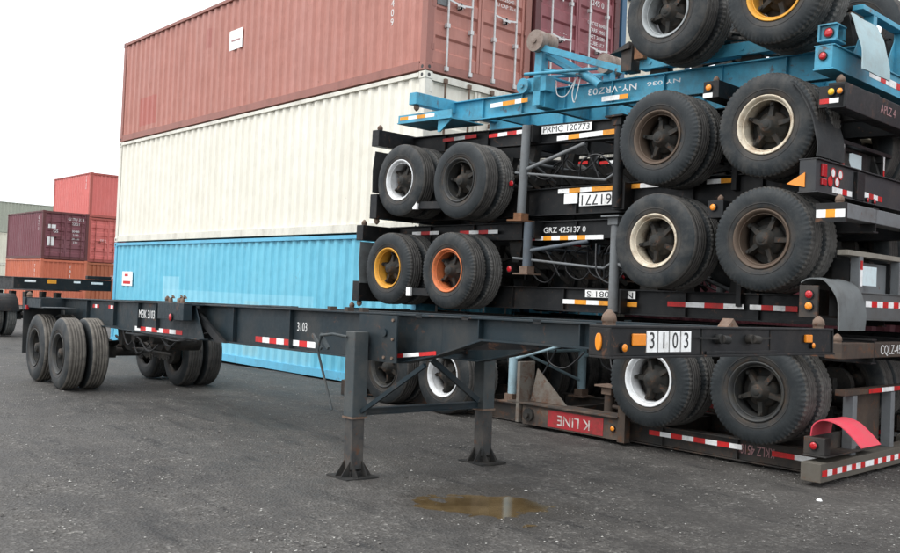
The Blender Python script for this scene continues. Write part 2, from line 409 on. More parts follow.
def ground():
    m, nt, b = base_mat('asphalt_gravel')
    tc = nt.nodes.new('ShaderNodeTexCoord').outputs['Object']
    big = noise(nt, .33, 5, .62, tc); mid = noise(nt, 1.7, 9, .74, tc); fine = noise(nt, 36, 7, .82, tc)
    rot = nt.nodes.new('ShaderNodeMapping'); rot.inputs['Rotation'].default_value = (0, 0, radians(15)); rot.inputs['Scale'].default_value = (.35, 2.2, 1); lk(nt, tc, rot.inputs[0])
    track = noise(nt, 1.6, 8, .72, rot.outputs[0], dist=.3)
    vo = nt.nodes.new('ShaderNodeTexVoronoi'); vo.inputs['Scale'].default_value = 44; lk(nt, tc, vo.inputs['Vector'])
    sc_ = nt.nodes.new('ShaderNodeSeparateColor'); lk(nt, vo.outputs['Color'], sc_.inputs[0])
    c = mix(nt, ramp(nt, big, .36, .62), (.026, .0235, .021), (.058, .053, .047))
    c = mix(nt, ramp(nt, mid, .42, .62, 0, .7), c, (.072, .065, .057))
    c = mix(nt, ramp(nt, track, .56, .70, 0, .55), c, (.086, .077, .067))
    c = mix(nt, ramp(nt, track, .35, .45, .9, 0), c, (.014, .013, .012))
    grit = nt.nodes.new('ShaderNodeMath'); grit.operation = 'MULTIPLY'; lk(nt, ramp(nt, sc_.outputs[0], .5, 1, 0, 1), grit.inputs[0]); lk(nt, ramp(nt, mid, .40, .60, .15, .9), grit.inputs[1])
    c = mix(nt, grit.outputs[0], c, (.115, .108, .098))
    pale = nt.nodes.new('ShaderNodeMath'); pale.operation = 'MULTIPLY'; lk(nt, ramp(nt, sc_.outputs[1], .93, .96), pale.inputs[0]); lk(nt, ramp(nt, mid, .47, .60), pale.inputs[1])
    c = mix(nt, pale.outputs[0], c, (.20, .19, .172))
    c = mix(nt, ramp(nt, fine, .34, .47, .7, 0), c, (.020, .019, .018))
    # brown damp dirt round the puddle
    sx = nt.nodes.new('ShaderNodeVectorMath'); sx.operation = 'DISTANCE'; sx.inputs[1].default_value = (-5.07, 5.0, 0); lk(nt, tc, sx.inputs[0])
    dist = nt.nodes.new('ShaderNodeMath'); dist.operation = 'ADD'; lk(nt, sx.outputs['Value'], dist.inputs[0]); lk(nt, ramp(nt, mid, .3, .7, -.35, .35), dist.inputs[1])
    c = mix(nt, ramp(nt, dist.outputs[0], .50, .80, .7, 0), c, (.034, .029, .023))
    lk(nt, c, b.inputs['Base Color']); lk(nt, ramp(nt, mid, .3, .7, .62, .9), b.inputs['Roughness'])
    mh = nt.nodes.new('ShaderNodeMath'); mh.operation = 'MULTIPLY_ADD'; lk(nt, fine, mh.inputs[0]); mh.inputs[1].default_value = .5; lk(nt, vo.outputs['Distance'], mh.inputs[2])
    bump(nt, mh.outputs[0], .7, .02, b)
    mb = MB()
    # fine grid near the camera with gentle relief, long skirts to the horizon
    xs = [-900, -300, -120, -60]+[-34+.5*i for i in range(0, 40)]+[-14+.1*i for i in range(0, 78)]+[-6.2+.04*i for i in range(0, 55)]+[-4+.1*i for i in range(0, 91)]+[12, 30, 90, 300, 900]
    ys = [-900, -300, -90, -30, -8]+[-3+.1*i for i in range(0, 71)]+[4.1+.04*i for i in range(0, 50)]+[6.1+.1*i for i in range(0, 100)]+[20, 30, 60, 120, 300, 900]
    vs = []
    for y in ys:
        for x in xs:
            h = relief(x, y)
            vs.append((x, y, h))
    n = len(xs)
    mb.add(vs, [(j*n+i, j*n+i+1, (j+1)*n+i+1, (j+1)*n+i) for j in range(len(ys)-1) for i in range(n-1)], 0, True)
    return put('ground', mb, None, m, kind='structure')
GROUND = ground()
# ------------------------------------------------------------------ containers
def cpaint(name, col, dirt, amount, extra=None, rust=.12, fade=None):
    m, nt, b = base_mat(name)
    tc = nt.nodes.new('ShaderNodeTexCoord').outputs['Object']
    n1 = noise(nt, 1.3, 6, .65, tc, (1, 1, .25)); n2 = noise(nt, 14, 5, .7, tc, (1, 1, .3)); n3 = noise(nt, 3.5, 9, .78, tc, (1, 1, .6), .5)
    c = mix(nt, ramp(nt, n1, .35, .7, 0, amount), col, dirt)
    c = mix(nt, ramp(nt, n2, .45, .75, 0, amount*.5), c, tuple(min(.95, v*1.3+.02) for v in col))
    run = noise(nt, 2.0, 6, .7, tc, (9, 9, .28)); lo = noise(nt, .7, 4, .6, tc)
    c = mix(nt, ramp(nt, run, .60, .74, 0, .5), c, tuple(v*.62+.02 for v in dirt))
    c = mix(nt, ramp(nt, lo, .50, .62, 0, .3), c, tuple(min(.9, v*.9+.06) for v in col))
    c = mix(nt, ramp(nt, n3, .665-.1*rust, .70-.06*rust, 0, .8), c, (.16, .075, .04))
    if extra:
        sp = nt.nodes.new('ShaderNodeSeparateXYZ'); lk(nt, tc, sp.inputs[0])
        for (x0, x1, z0, z1, cc, f) in extra:
            def edge(o, a, s):
                r = nt.nodes.new('ShaderNodeMapRange'); r.inputs[1].default_value = a-.01; r.inputs[2].default_value = a+.01
                r.inputs[3].default_value = 0 if s else 1; r.inputs[4].default_value = 1 if s else 0; lk(nt, o, r.inputs[0]); return r.outputs[0]
            def mul(a, bb):
                q = nt.nodes.new('ShaderNodeMath'); q.operation = 'MULTIPLY'; lk(nt, a, q.inputs[0])
                if isinstance(bb, float): q.inputs[1].default_value = bb
                else: lk(nt, bb, q.inputs[1])
                return q.outputs[0]
            k = mul(mul(edge(sp.outputs[0], x0, True), edge(sp.outputs[0], x1, False)), mul(edge(sp.outputs[2], z0, True), edge(sp.outputs[2], z1, False)))
            c = mix(nt, mul(k, float(f)), c, cc)
    lk(nt, c, b.inputs['Base Color']); b.inputs['Roughness'].default_value = .55
    hh = nt.nodes.new('ShaderNodeMath'); hh.operation = 'MULTIPLY_ADD'; lk(nt, noise(nt, 1.6, 3, .5, tc), hh.inputs[0]); hh.inputs[1].default_value = 1.0; lk(nt, ramp(nt, n2, 0, 1, 0, .05), hh.inputs[2])
    bump(nt, hh.outputs[0], .55, .06, b); return m
def corr(L0, L1, period, depth):
    out = []; x = L0; n = max(1, round((L1-L0)/period)); p = (L1-L0)/n
    for i in range(n):
        x = L0+i*p
        out += [(x, 0), (x+p*.28, 0), (x+p*.5, depth), (x+p*.78, depth)]
    out.append((L1, 0)); return out
def container(name, label, loc, rz, L, mat, end='door', dark=None, rodmat=None, group=None, doormats=None, post=None, postmat=None):
    t = thing(name, label, 'shipping container', loc, rz, group=group)
    W, H = 2.438, 2.591-.012
    fr = dark or mat
    for s in (0, 1):                                                        # long sides
        y = .03 if s == 0 else W-.03; sg = 1 if s == 0 else -1
        mb = MB(); pr = corr(-L+.16, -.16, .278, .036)
        vs = [(x, y+sg*d, z) for z in (.15, H-.07) for x, d in pr]; n = len(pr)
        mb.add(vs, [(i, i+1, n+i+1, n+i) for i in range(n-1)])
        put('side_panel', mb, t, mat)
        mb = MB(); mb.box(-L+.17, -.17, y-.028 if s == 0 else y-.03, y+.03 if s == 0 else y+.028, H-.08, H-.012); put('top_rail', mb, t, fr)
        mb = MB(); mb.box(-L+.17, -.17, y-.026 if s == 0 else y-.06, y+.06 if s == 0 else y+.026, .015, .16); put('bottom_rail', mb, t, fr)
    mb = MB(); mb.box(-L+.1, -.1, .05, W-.05, H-.03, H-.018); put('roof', mb, t, mat)
    mb = MB(); mb.box(-L+.1, -.1, .05, W-.05, .10, .13); put('floor_pan', mb, t, fr)
    for x in (-L+.08, -.08):
        for y in (.08, W-.08):
            mb = MB(); mb.box(x-.073, x+.073, y-.073, y+.073, .11, H-.11); put('corner_post', mb, t, postmat or fr, bevel=.008)
            for z in (0.002, H-.118):
                mb = MB(); mb.box(x-.082, x+.082, y-.082, y+.082, z, z+.118)
                q = put('corner_casting', mb, t, fr, bevel=.008)
                sx = 1 if x > -1 else -1; sy = -1 if y < 1 else 1
                if L > 7:
                    hb = MB(); hb.tube([(x, y+sy*.0815, z+.059), (x, y+sy*.084, z+.059)], .030, 10); put('casting_hole', hb, q, LETK)
                    hb = MB(); hb.tube([(x+sx*.0815, y, z+.059), (x+sx*.084, y, z+.059)], .030, 10); put('casting_hole', hb, q, LETK)
    for x in (-L+.08, -.08):                                               # end headers and sills
        mb = MB(); mb.box(x-.06, x+.07, .16, W-.16, H-.13, H-.02); put('door_header', mb, t, fr)
        mb = MB(); mb.box(x-.06, x+.07, .16, W-.16, .01, .15); put('door_sill', mb, t, fr)
    xp = -L+.05
    mb = MB(); pr = corr(.155, W-.155, .25, .04); n = len(pr)
    mb.add([(xp+d, y, z) for z in (.15, H-.13) for y, d in pr], [(i, i+1, n+i+1, n+i) for i in range(n-1)]); put('end_panel', mb, t, mat)
    if end == 'plain':
        mb = MB(); mb.add([(-.045-d, y, z) for z in (.15, H-.13) for y, d in pr], [(i, i+1, n+i+1, n+i) for i in range(n-1)]); put('end_panel', mb, t, mat)
    else:
        rm = rodmat or GREYP
        for k in range(2):
            ya, yb = (.16, W/2-.008) if k == 0 else (W/2+.008, W-.16)
            pz = []; z0, z1 = .165, H-.135; nb = 5; p = (z1-z0)/nb
            for i in range(nb):
                z = z0+i*p; pz += [(z, 0), (z+p*.42, 0), (z+p*.5, .032), (z+p*.92, .032)]
            pz.append((z1, 0)); n = len(pz); mb = MB()
            mb.add([(-.050-d, y, z) for z, d in pz for y in (ya+.05, yb-.05)], [(2*i, 2*i+1, 2*i+3, 2*i+2) for i in range(n-1)])
            for (a, b_) in ((ya, ya+.055), (yb-.055, yb)): mb.box(-.085, -.040, a, b_, z0, z1)
            dm = (doormats[k] if doormats else mat)
            d = put('door', mb, t, dm)
            for y in (ya+.28, yb-.24):
                mb = MB(); mb.tube([(.004, y, .05), (.004, y, H-.06)], .019, 8)
                for z in (.09, H-.10, .8, 1.9): mb.box(-.038, .026, y-.035, y+.035, z-.035, z+.035)
                put('lock_rod', mb, d, rm)
                mb = MB(); mb.bar((.025, y, 1.22), (.030, y+.34 if y == ya+.28 else y-.36, 1.17), .012, .03); mb.box(-.04, .022, y+.24 if y == ya+.28 else y-.30, y+.30 if y == ya+.28 else y-.24, 1.13, 1.23)
                put('handle', mb, d, rm)
            for z in (.4, 1.1, 1.8, 2.3):
                mb = MB(); y = ya-.02 if k == 0 else yb+.02
                mb.box(-.05, -.003, y-.03, y+.03, z-.05, z+.05); put('hinge', mb, d, fr)
    return t
CO = (-11.015, 9.279)
RED1 = cpaint('faded_red_container_paint', (.43, .175, .135), (.33, .135, .10), .6,  # base red lightened to stand in for lens glare; patches are repairs
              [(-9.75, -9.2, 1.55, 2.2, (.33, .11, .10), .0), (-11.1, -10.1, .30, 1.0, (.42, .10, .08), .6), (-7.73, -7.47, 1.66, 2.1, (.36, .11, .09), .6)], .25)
RED1F = paint('red_container_frame', (.30, .13, .105), (.18, .08, .06), .7, .55, 2, .35, True)
WHT = cpaint('cream_white_container_paint', (.78, .745, .64), (.66, .62, .52), .55, None, .0)
WHTF = paint('cream_white_frame', (.68, .66, .58), (.30, .26, .2), .6, .5, 2, .15, True)
BLU = cpaint('sky_blue_container_paint', (.14, .48, .62), (.10, .40, .55), .6,
             [(-9.3, -3, .15, 1.45, (.28, .60, .72), .45), (-9.3, -8.5, 1.2, 1.75, (.36, .66, .76), .5), (-5.5, -4.9, .2, 1.3, (.35, .5, .45), .25)], .12)
BLUF = paint('sky_blue_frame', (.12, .42, .60), (.09, .24, .33), .6, .5, 2, .3, True)
MAR = cpaint('maroon_container_paint', (.16, .042, .055), (.125, .035, .042), .6, None, .2)
MARF = paint('maroon_frame', (.10, .03, .03), (.07, .03, .03), .6, .5, 2, .3, True)
MAR2 = cpaint('wine_red_container_paint', (.26, .075, .085), (.19, .055, .06), .6, None, .2)
RED2 = cpaint('bright_red_container_paint', (.62, .15, .13), (.52, .14, .12), .5, None, .1)
RED2F = paint('bright_red_frame', (.36, .09, .07), (.2, .06, .05), .6, .5, 2, .2, True)
ORG = cpaint('orange_red_container_paint', (.50, .13, .06), (.38, .09, .05), .6, None, .3)
ORG2 = cpaint('orange_brown_container_paint', (.42, .13, .05), (.30, .09, .05), .6, None, .4)
GRN = cpaint('grey_green_container_paint', (.33, .35, .28), (.27, .29, .23), .5, None, .1)
CRM = cpaint('pale_cream_container_paint', (.66, .64, .52), (.55, .52, .42), .5, None, .1)
DBL = paint('dark_blue_frame', (.05, .12, .20), (.04, .07, .1), .6, .5, 2, .2, True)
SILV = paint('galvanised_rod', (.55, .55, .54), (.3, .25, .2), .5, .45, 8, .1, metal=.3)
H1 = 2.591
rs = radians
ct = {}
BUCK = 'big stack of long containers behind the parked trailer frames'
ct['blue'] = container('shipping_container', 'sky blue container on the ground under the cream one, worn patch on its side', (CO[0], CO[1], 0), 0, 12.192, BLU, 'door', BLUF, SILV, BUCK)
ct['white'] = container('shipping_container', 'cream white long container in the middle, between the blue one and the red one', (CO[0], CO[1], H1), 0, 12.192, WHT, 'door', WHTF, RUSTY, BUCK)
ct['red'] = container('shipping_container', 'glare-paled red long container on top of the cream one, white placard on its side', (CO[0], CO[1], 2*H1), 0, 12.192, RED1, 'door', RED1F, SILV, BUCK)
for k, (nm, lb, mt, fm, pm) in enumerate((('lo', 'lowest container of the second row, behind the stacked trailer frames, dark blue', BLU, DBL, None), ('mid', 'middle container of the second row, seen over the blue trailer beams, cream white', WHT, WHTF, None),
                              ('top', 'wine red container with a white triangle on its door, right of the glare-paled red doors', MAR2, MARF, None))):
    ct['m'+nm] = container('shipping_container', lb, (CO[0]+.02, CO[1]+2.50, k*H1), 0, 12.192, mt, 'door', fm, SILV, BUCK)
for k, lb in enumerate(('ground level container of the third row with dark blue posts, hidden by wheels', 'second level container of the third row with dark blue posts, behind the wheels', 'topmost cream container with dark blue corner posts, right of the wine red doors')):
    ct['r%d' % k] = container('shipping_container', lb, (CO[0]+.0, CO[1]+5.02, k*H1), 0, 12.192, CRM, 'plain', DBL, SILV, BUCK)
for k, (lb, mt, fm) in enumerate((('lower added dark container blocking sky behind the chassis piles', MAR, MARF), ('upper added dark container blocking sky behind the chassis piles', MAR, MARF))):
    container('shipping_container', lb, (1.6, 14.15, k*H1), 0, 12.192, mt, 'plain', fm, None, 'added sky-blocking containers behind the chassis piles')  # added pair, darkens the bright sky gaps between the piled wheels
# marks on the containers
def decal(parent, x0, x1, z0, z1, y, mat, name='placard'):
    mb = MB(); mb.box(x0, x1, y-.003, y, z0, z1); return put(name, mb, parent, mat)
decal(ct['red'], -6.58, -6.02, 1.42, 1.84, .028, TWHITE)
decal(ct['red'], -6.48, -6.12, 1.60, 1.63, .0235, LETP, 'print_line')
for i, s in enumerate('OCLU 1409'): 
    if s != ' ': text(s, ct['red'], (-.95, .026, 2.22-.16*i), .17, LETW)
text('45\nG1', ct['red'], (-.55, .026, 2.15), .14, LETW)
decal(ct['blue'], -11.66, -11.03, 1.48, 1.84, .028, TWHITE)
decal(ct['blue'], -11.58, -11.14, 1.53, 1.60, .0235, TRED, 'print_line'); decal(ct['blue'], -11.5, -11.3, 1.72, 1.78, .0235, TRED, 'print_line')
X90 = (pi/2, 0, pi/2)
def doortext(c, y, z, lines, size, mat=LETW, lead=1.25):
    for i, l in enumerate(lines): text(l, c, (-.036, y, z-i*size*lead), size, mat, rot=X90)
doortext(ct['red'], 1.78, 2.25, ['OCLU 140977', '45G1'], .15)
doortext(ct['red'], 1.78, 1.80, ['MAX GROSS 30480', 'TARE 3940', 'NET 26540', 'CU CAP 76.4'], .095)
pl = MB(); pl.box(-.036, -.033, .22, .46, 1.12, 1.42); put('placard', pl, ct['red'], GREYP)
doortext(ct['mtop'], 1.78, 2.30, ['MALU 601', '245 0'], .16); doortext(ct['mtop'], 1.78, 1.70, ['GROSS 30480', 'TARE 3900', 'NET 26580', 'CUBE 67.7'], .10)
tr = MB(); tr.prism([(.62, 2.18), (.92, 2.18), (.77, 1.90)], 'x', -.034, -.031, 0); tr.prism([(.68, 2.145), (.86, 2.145), (.77, 1.97)], 'x', -.0305, -.0285, 1); put('triangle_mark', tr, ct['mtop'], [LETW, MAR2])
for z in (1.25, 1.32): text('- - = -', ct['mtop'], (-.036, .8, z), .08, LETW, rot=X90)
# far stacks on the left
far = 'distant container stacks at the left'
a = (-50.1, 16.14)
c1 = container('shipping_container', 'maroon short container with white marked doors on the orange red one, left distance', (a[0], a[1], H1), 0, 6.058, MAR, 'door', MARF, MARF, far)
c0 = container('shipping_container', 'orange red short container under the maroon one', (a[0], a[1], 0), 0, 6.058, ORG, 'plain', ORG, None, far)
b_ = (-52.45, 19.41)
c2 = container('shipping_container', 'bright red short container standing highest of the distant stacks', (b_[0], b_[1], 2*H1), 0, 6.058, RED2, 'plain', RED2F, None, far)
c3 = container('shipping_container', 'bright red short container under the highest red one, its doors beside the maroon one', (b_[0], b_[1], H1), 0, 6.058, RED2, 'door', RED2F, RED2F, far)
c4 = container('shipping_container', 'orange brown short container at ground level under the two bright red ones', (b_[0], b_[1], 0), 0, 6.058, ORG2, 'plain', ORG2, None, far)
g = (-80.7, 26.9)
GR = math.pi/2
c5 = container('shipping_container', 'grey green long container on top at the far left edge', (g[0], g[1], 2*H1), GR, 12.192, GRN, 'plain', GRN, None, far)
c6 = container('shipping_container', 'pale cream long container under the grey green one at the far left edge', (g[0], g[1], H1), GR, 12.192, CRM, 'plain', CRM, None, far)
c7 = container('shipping_container', 'lowest long cream container under the others at the far left edge', (g[0], g[1], 0), GR, 12.192, CRM, 'plain', CRM, None, far)
for i, s in enumerate('GSTU'): text(s, c1, (-.7, .022, 2.2-.2*i), .22, LETW)
for i, s in enumerate('CRXU'): text(s, c2, (-.7, .022, 2.3-.2*i), .22, LETW)
for i, s in enumerate('TRIU'): text(s, c0, (-1.0, .022, 2.2-.25*i), .24, LETW)
for i, s in enumerate('TRIU5'): text(s, c0, (-.036, 1.55, 2.2-.25*i), .22, LETW, rot=X90)
doortext(c1, 1.75, 2.2, ['GSTU 338', '22G1'], .2); doortext(c1, 1.75, 1.55, ['30480', '2180', '28300', '33.1'], .16); doortext(c1, .7, 1.5, ['GS'], .22)
pl = MB(); pl.box(-.036, -.030, .28, .62, .72, 1.18); put('placard', pl, c1, LETW); pl = MB(); pl.box(-.036, -.030, .3, .7, 1.65, 1.85); put('placard', pl, c1, LETW)
text('UNIT', c4, (-.036, 1.75, 1.75), .28, LETW, rot=X90)
doortext(c3, .9, 1.25, ['TEX'], .2); pl = MB(); pl.box(-.036, -.030, 1.6, 2.0, 1.25, 1.45); put('placard', pl, c3, LETW)

# ------------------------------------------------------------------ main gooseneck chassis no. 3103
def skeletal_chassis(label, loc, rz, main=True, group=None):
    ry = -.0155          # nose slightly high
    t = thing('gooseneck_chassis', label, 'container chassis', loc, rz, ry, group)
    # local z = 0 at bolster top; local x negative to the rear
    M = TEAL
    T0 = -.004
    for y in (.78, 1.66):
        mb = MB()
        ibeam(mb, [(-.151, T0), (-1.9, T0), (-2.45, T0), (-2.95, T0), (-7.25, T0)], [(-.151, -.185), (-1.9, -.185), (-2.45, -.335), (-2.95, -.43), (-7.25, -.43)], y, .13)
        for x in (-.9, -1.95, -3.55, -4.9, -6.2): mb.box(x-.006, x+.006, y-.055, y+.055, -.17 if x > -2 else -.41, T0-.016)
        put('main_rail', mb, t, M, bevel=.002)
    for y in (.62, 1.82):
        mb = MB()
        ibeam(mb, [(-7.0, .0), (-8.3, .0), (-12.15, .0)], [(-6.72, -.42), (-8.3, -.42), (-12.15, -.36)], y, .12)
        for x in (-8.1, -8.75, -9.7, -10.9): mb.box(x-.006, x+.006, y-.055, y+.055, -.36, -.02)
        put('rear_rail', mb, t, M, bevel=.002)
    for ya, yb in ((.66, .70), (1.74, 1.78)):
        mb = MB(); mb.prism([(-7.30, -.06), (-7.10, -.06), (-6.25, -.43), (-6.5, -.43)], 'y', ya, yb); put('gooseneck_gusset', mb, t, BLK)
    mb = MB(); mb.box(-7.35, -6.95, .47, 1.97, -.022, -.004); mb.box(-7.75, -6.95, .45, .56, -.20, .004); mb.box(-7.75, -6.95, 1.88, 1.99, -.20, .004); put('mid_bolster', mb, t, M, bevel=.004)
    for x in (-1.3, -2.2, -3.2, -4.4, -5.6, -6.8):
        mb = MB(); zb = -.17 if x > -2 else (-.30 if x > -2.5 else -.40); mb.box(x-.04, x+.04, .79, 1.65, zb+.03, -.03); put('crossmember', mb, t, BLK)
    for x in (-7.9, -8.9, -10.2, -11.5):
        mb = MB(); mb.box(x-.05, x+.05, .63, 1.81, -.33, -.05); put('crossmember', mb, t, BLK)
    # front bolster: hollow section with lips
    mb = MB(); mb.box(-.15, -.012, .006, 2.432, -.172, -.006); mb.box(-.156, .0, 0, 2.438, -.014, 0.0); mb.box(-.156, .012, 0, 2.438, -.186, -.172)
    mb.box(-.156, 0, 0, .012, -.172, -.014); mb.box(-.156, 0, 2.426, 2.438, -.172, -.014)
    mb.box(-.012, .0, .9, 1.7, -.172, -.150)
    fb = put('front_bolster', mb, t, BLK, bevel=.003)
    for y in (.075, 2.36): twistlock(t, -.075, y, .0, 1, RUSTY, .78)
    mb = MB(); mb.prism([(1.18, 0), (1.30, 0), (1.24, .055)], 'x', -.12, -.04); put('locating_lug', mb, t, RUSTY)
    mb = MB(); mb.box(-.05, .06, -.015, .09, -.03, .0); 
    if main:
        # number plates 3103
        for i, s in enumerate('3103'):
            y = .375+i*.108+(.0 if i < 1 else .0)
            mb = MB(); mb.box(-.011, -.006, y-.048, y+.048, -.152, -.028); p = put('number_plate', mb, t, TWHITE)
            text(s, p, (-.0045, y, -.089), .135, LETK, rot=X90, sx=.85)
        text('3103', t, (-4.72, .772, -.19), .13, LETW, sx=.8); text('MEIK 3103', t, (-8.40, .558, -.17), .15, LETW, sx=.85)
    # lamps
    mb = MB(); n = 20; pts = []
    for k in range(n): 
        a_ = 2*pi*k/n; pts.append((-.078+.022*cos(a_), -.094+.050*sin(a_)*1.0))
    mb.prism(pts, 'y', -.014, .002); put('marker_light', mb, t, LAMPA, bevel=.005, label='amber oval side marker light')
    mb = MB(); mb.box(-.012, .002, .195, .315, -.115, -.045); put('marker_light', mb, t, LAMPA, bevel=.006)
    lamp(t, -.012, .12, -.125, .024, LAMPA, 'x', 1)
    mb = MB(); mb.box(-.012, .012, 2.05, 2.13, -.10, -.045); put('marker_light', mb, t, LAMPA, bevel=.006); lamp(t, -.012, 2.15, -.12, .020, LAMPA, 'x', 1)
    # gladhands
    for y in (1.02, 1.36):
        mb = MB(); mb.tube([(-.012, y, -.075), (.03, y, -.075)], .030, 12); mb.tube([(.03, y, -.075), (.035, y+.06, -.08)], .026, 12); mb.bar((.02, y-.22 if y < 1.2 else y+.24, -.068), (.02, y, -.072), .008, .012)
        put('gladhand', mb, t, UNDER)
    # landing gear
    for y, fy in ((.50, .50), (1.99, 1.99)):
        mb = MB(); mb.box(-3.363, -3.217, fy-.073, fy+.073, -.91, -.17); q = put('landing_leg', mb, t, paint('dusty_leg_paint', (.045, .055, .058), (.10, .095, .085), .8, .6, 4, .5), bevel=.008)
        
        mb = MB(); mb.box(-3.352, -3.228, fy-.062, fy+.062, -1.36, -.90); put('inner_leg', mb, q, paint('inner_leg_steel', (.035, .036, .036), (.10, .085, .07), .9, .55, 5, .7), bevel=.006)
        mb = MB(); mb.box(-3.369, -3.211, fy-.079, fy+.079, -.922, -.905); put('leg_collar', mb, q, RUSTY)
        mb = MB(); zf = -1.432
        mb.box(-3.455, -3.125, fy-.165, fy+.165, zf, zf+.018)
        for sx in (-1, 1):
            mb.prism([(-3.29+sx*.062, zf+.018), (-3.29+sx*.155, zf+.018), (-3.29+sx*.062, zf+.15)], 'y', fy-.055, fy-.045)
            mb.prism([(-3.29+sx*.062, zf+.018), (-3.29+sx*.155, zf+.018), (-3.29+sx*.062, zf+.15)], 'y', fy+.045, fy+.055)
            mb.prism([(fy+sx*.062, zf+.018), (fy+sx*.155, zf+.018), (fy+sx*.062, zf+.15)], 'x', -3.34, -3.33)
            mb.prism([(fy+sx*.062, zf+.018), (fy+sx*.155, zf+.018), (fy+sx*.062, zf+.15)], 'x', -3.25, -3.24)
        mb.box(-3.36, -3.22, fy-.07, fy+.07, zf+.018, zf+.06)
        put('foot_plate', mb, q, UNDER)
        s = 1 if fy < 1 else -1
        mb = MB(); mb.box(-3.42, -2.85, fy+s*.10 if s > 0 else fy-.115, fy+.115 if s > 0 else fy-.10, -.42, -.02); mb.tube([(-3.02, fy+s*.10, -.17), (-3.02, fy+s*.085, -.17)], .035, 12)
        mb.box(-3.42, -3.16, fy+s*.115 if s > 0 else fy-.21, fy+.21 if s > 0 else fy-.115, -.40, -.03)
        put('leg_bracket', mb, t, M)
        if s > 0: mb = MB(); mb.bar((-3.22, fy+s*.02, -.86), (-2.60, fy+s*.22, -.42), .035, .035); put('leg_brace', mb, t, M)
    mb = MB(); mb.box(-3.32, -3.25, .59, 1.905, -.90, -.892); mb.box(-3.32, -3.25, .59, 1.905, -.845, -.837); mb.box(-3.29, -3.28, .59, 1.905, -.892, -.845); put('leg_crossbar', mb, t, M)
    mb = MB(); mb.bar((-3.26, 1.88, -.82), (-3.26, 1.30, -.42), .04, .05); put('leg_brace', mb, t, M)
    mb = MB(); mb.tube([(-3.29, .585, -.28), (-3.29, 1.905, -.28)], .018, 8); put('drive_shaft', mb, t, UNDER)
    mb = MB(); mb.tube([(-3.33, .415, -.22), (-3.42, .33, -.20), (-3.60, .32, -.22)], .013, 8); mb.tube([(-3.60, .32, -.22), (-3.66, .33, -.36), (-3.44, .36, -.86)], .011, 8); mb.bar((-3.78, .34, -.22), (-3.62, .34, -.34), .02, .03); mb.bar((-3.64, .34, -.21), (-3.50, .34, -.33), .02, .03)
    put('crank_handle', mb, t, MATS['dusty_leg_paint'])
    # small stake pockets on top of the rail
    for x in (-3.85, -3.6, -4.15): 
        mb = MB(); mb.box(x-.03, x+.03, .73, .80, -.004, .035); put('lug', mb, t, BROWN)
    for x in (-7.62, -7.35, -7.25):
        mb = MB(); mb.tube([(x, .56, .0), (x, .56, .05), (x+.03, .58, .08)], .03, 8); put('twistlock', mb, t, RUSTY)
    for (x, z) in [(-3.40+.09*i, zz_) for i in range(3) for zz_ in (-.08, -.36)]+[(-2.9, -.06), (-2.9, -.22), (-2.9, -.38), (-3.02, -.38)]:
        mb = MB(); mb.tube([(x, .602 if x > -3.15 else .288, z), (x, .588 if x > -3.15 else .278, z)], .014, 6); put('bolt', mb, t, RUSTY) if x > -3.15 else None
    for y in (.86, 1.62):
        mb = MB(); mb.box(-.011, -.006, y-.003, y+.003, -.17, -.014); put('weld_bead', mb, t, UNDER)
    for x in (-.7, -1.3, -2.1, -2.7):
        mb = MB(); mb.box(x-.04, x+.04, .715, .722, -.03, -.002); put('lug', mb, t, BLK)
    hose(t, [(-.2, .9, -.1), (-1.0, .84, -.13), (-2.2, .85, -.12), (-3.0, .86, -.2), (-4.5, .86, -.22)], .012)
    hose(t, [(-.1, 1.3, -.12), (-.4, 1.1, -.17), (-1.6, .95, -.15), (-2.6, .92, -.2)], .012)
    hose(t, [(-6.6, .70, -.30), (-7.4, .60, -.46), (-8.2, .60, -.43), (-9.0, .62, -.47)], .012)
    # rear end
    mb = MB(); mb.box(-12.3, -12.155, 0, 2.438, -.20, -.005); put('rear_bolster', mb, t, M, bevel=.004)
    mb = MB(); mb.box(-12.14, -11.2, .02, .55, -.16, -.15); mb.box(-12.14, -11.35, .02, .04, -.15, -.02); put('side_bracket', mb, t, M)
    for y in (.08, 2.36): twistlock(t, -12.23, y, -.004, 1, RUSTY, .8)
    mb = MB(); mb.box(-12.13, -12.05, -.006, .03, -.20, -.13); put('tail_light', mb, t, LAMPR)
    flap(t, [(-12.33, -.20), (-12.33, -.5), (-12.31, -.9)], .02, .60, FLAPB); flap(t, [(-12.33, -.20), (-12.33, -.5), (-12.31, -.9)], 1.84, 2.42, FLAPB)
    lamp(t, -7.30, .45, -.17, .045, LAMPR, 'y', -1, label if False else 'marker_light')
    tape(t, (-5.72, .772, -.355), (-4.45, .772, -.355), .06, 'RWRWRWRW', (0, -1, 0))
    tape(t, (-8.95, .613, -.365), (-7.35, .613, -.36), .055, 'WRWRWRWR', (0, -1, 0))
    for x in (-10.05, -10.75): tape(t, (x, .613, -.10), (x+.28, .613, -.10), .05, 'RWR', (0, -1, 0))
    tape(t, (-3.35, .714, -.405), (-2.45, .714, -.31), .032, 'WRWR', (0, -1, 0))
    # running gear; hub at z=0.52 above ground
    xs = (-11.72, -10.47)
    zh = lambda x: .52-1.473+.0155*(-x)*-1*-1 if False else .52-1.473-.0155*x*-1
    z = .52-1.473-.0155*(-11.1)*-1*-1
    zz = -.953+.0155*11.1
    for i, x in enumerate(xs): wheels(t, [x], -.962+.0155*(-x), .05, 2.40, ['black'], [TYRE_WORN], inner=TYRE_WORN)
    running_gear(t, list(xs), zz, -.40, 1)
    mb = MB(); mb.tube([(-9.0, 1.1, -.55), (-9.0, 1.55, -.55)], .13, 16); put('air_tank', mb, t, UNDER)
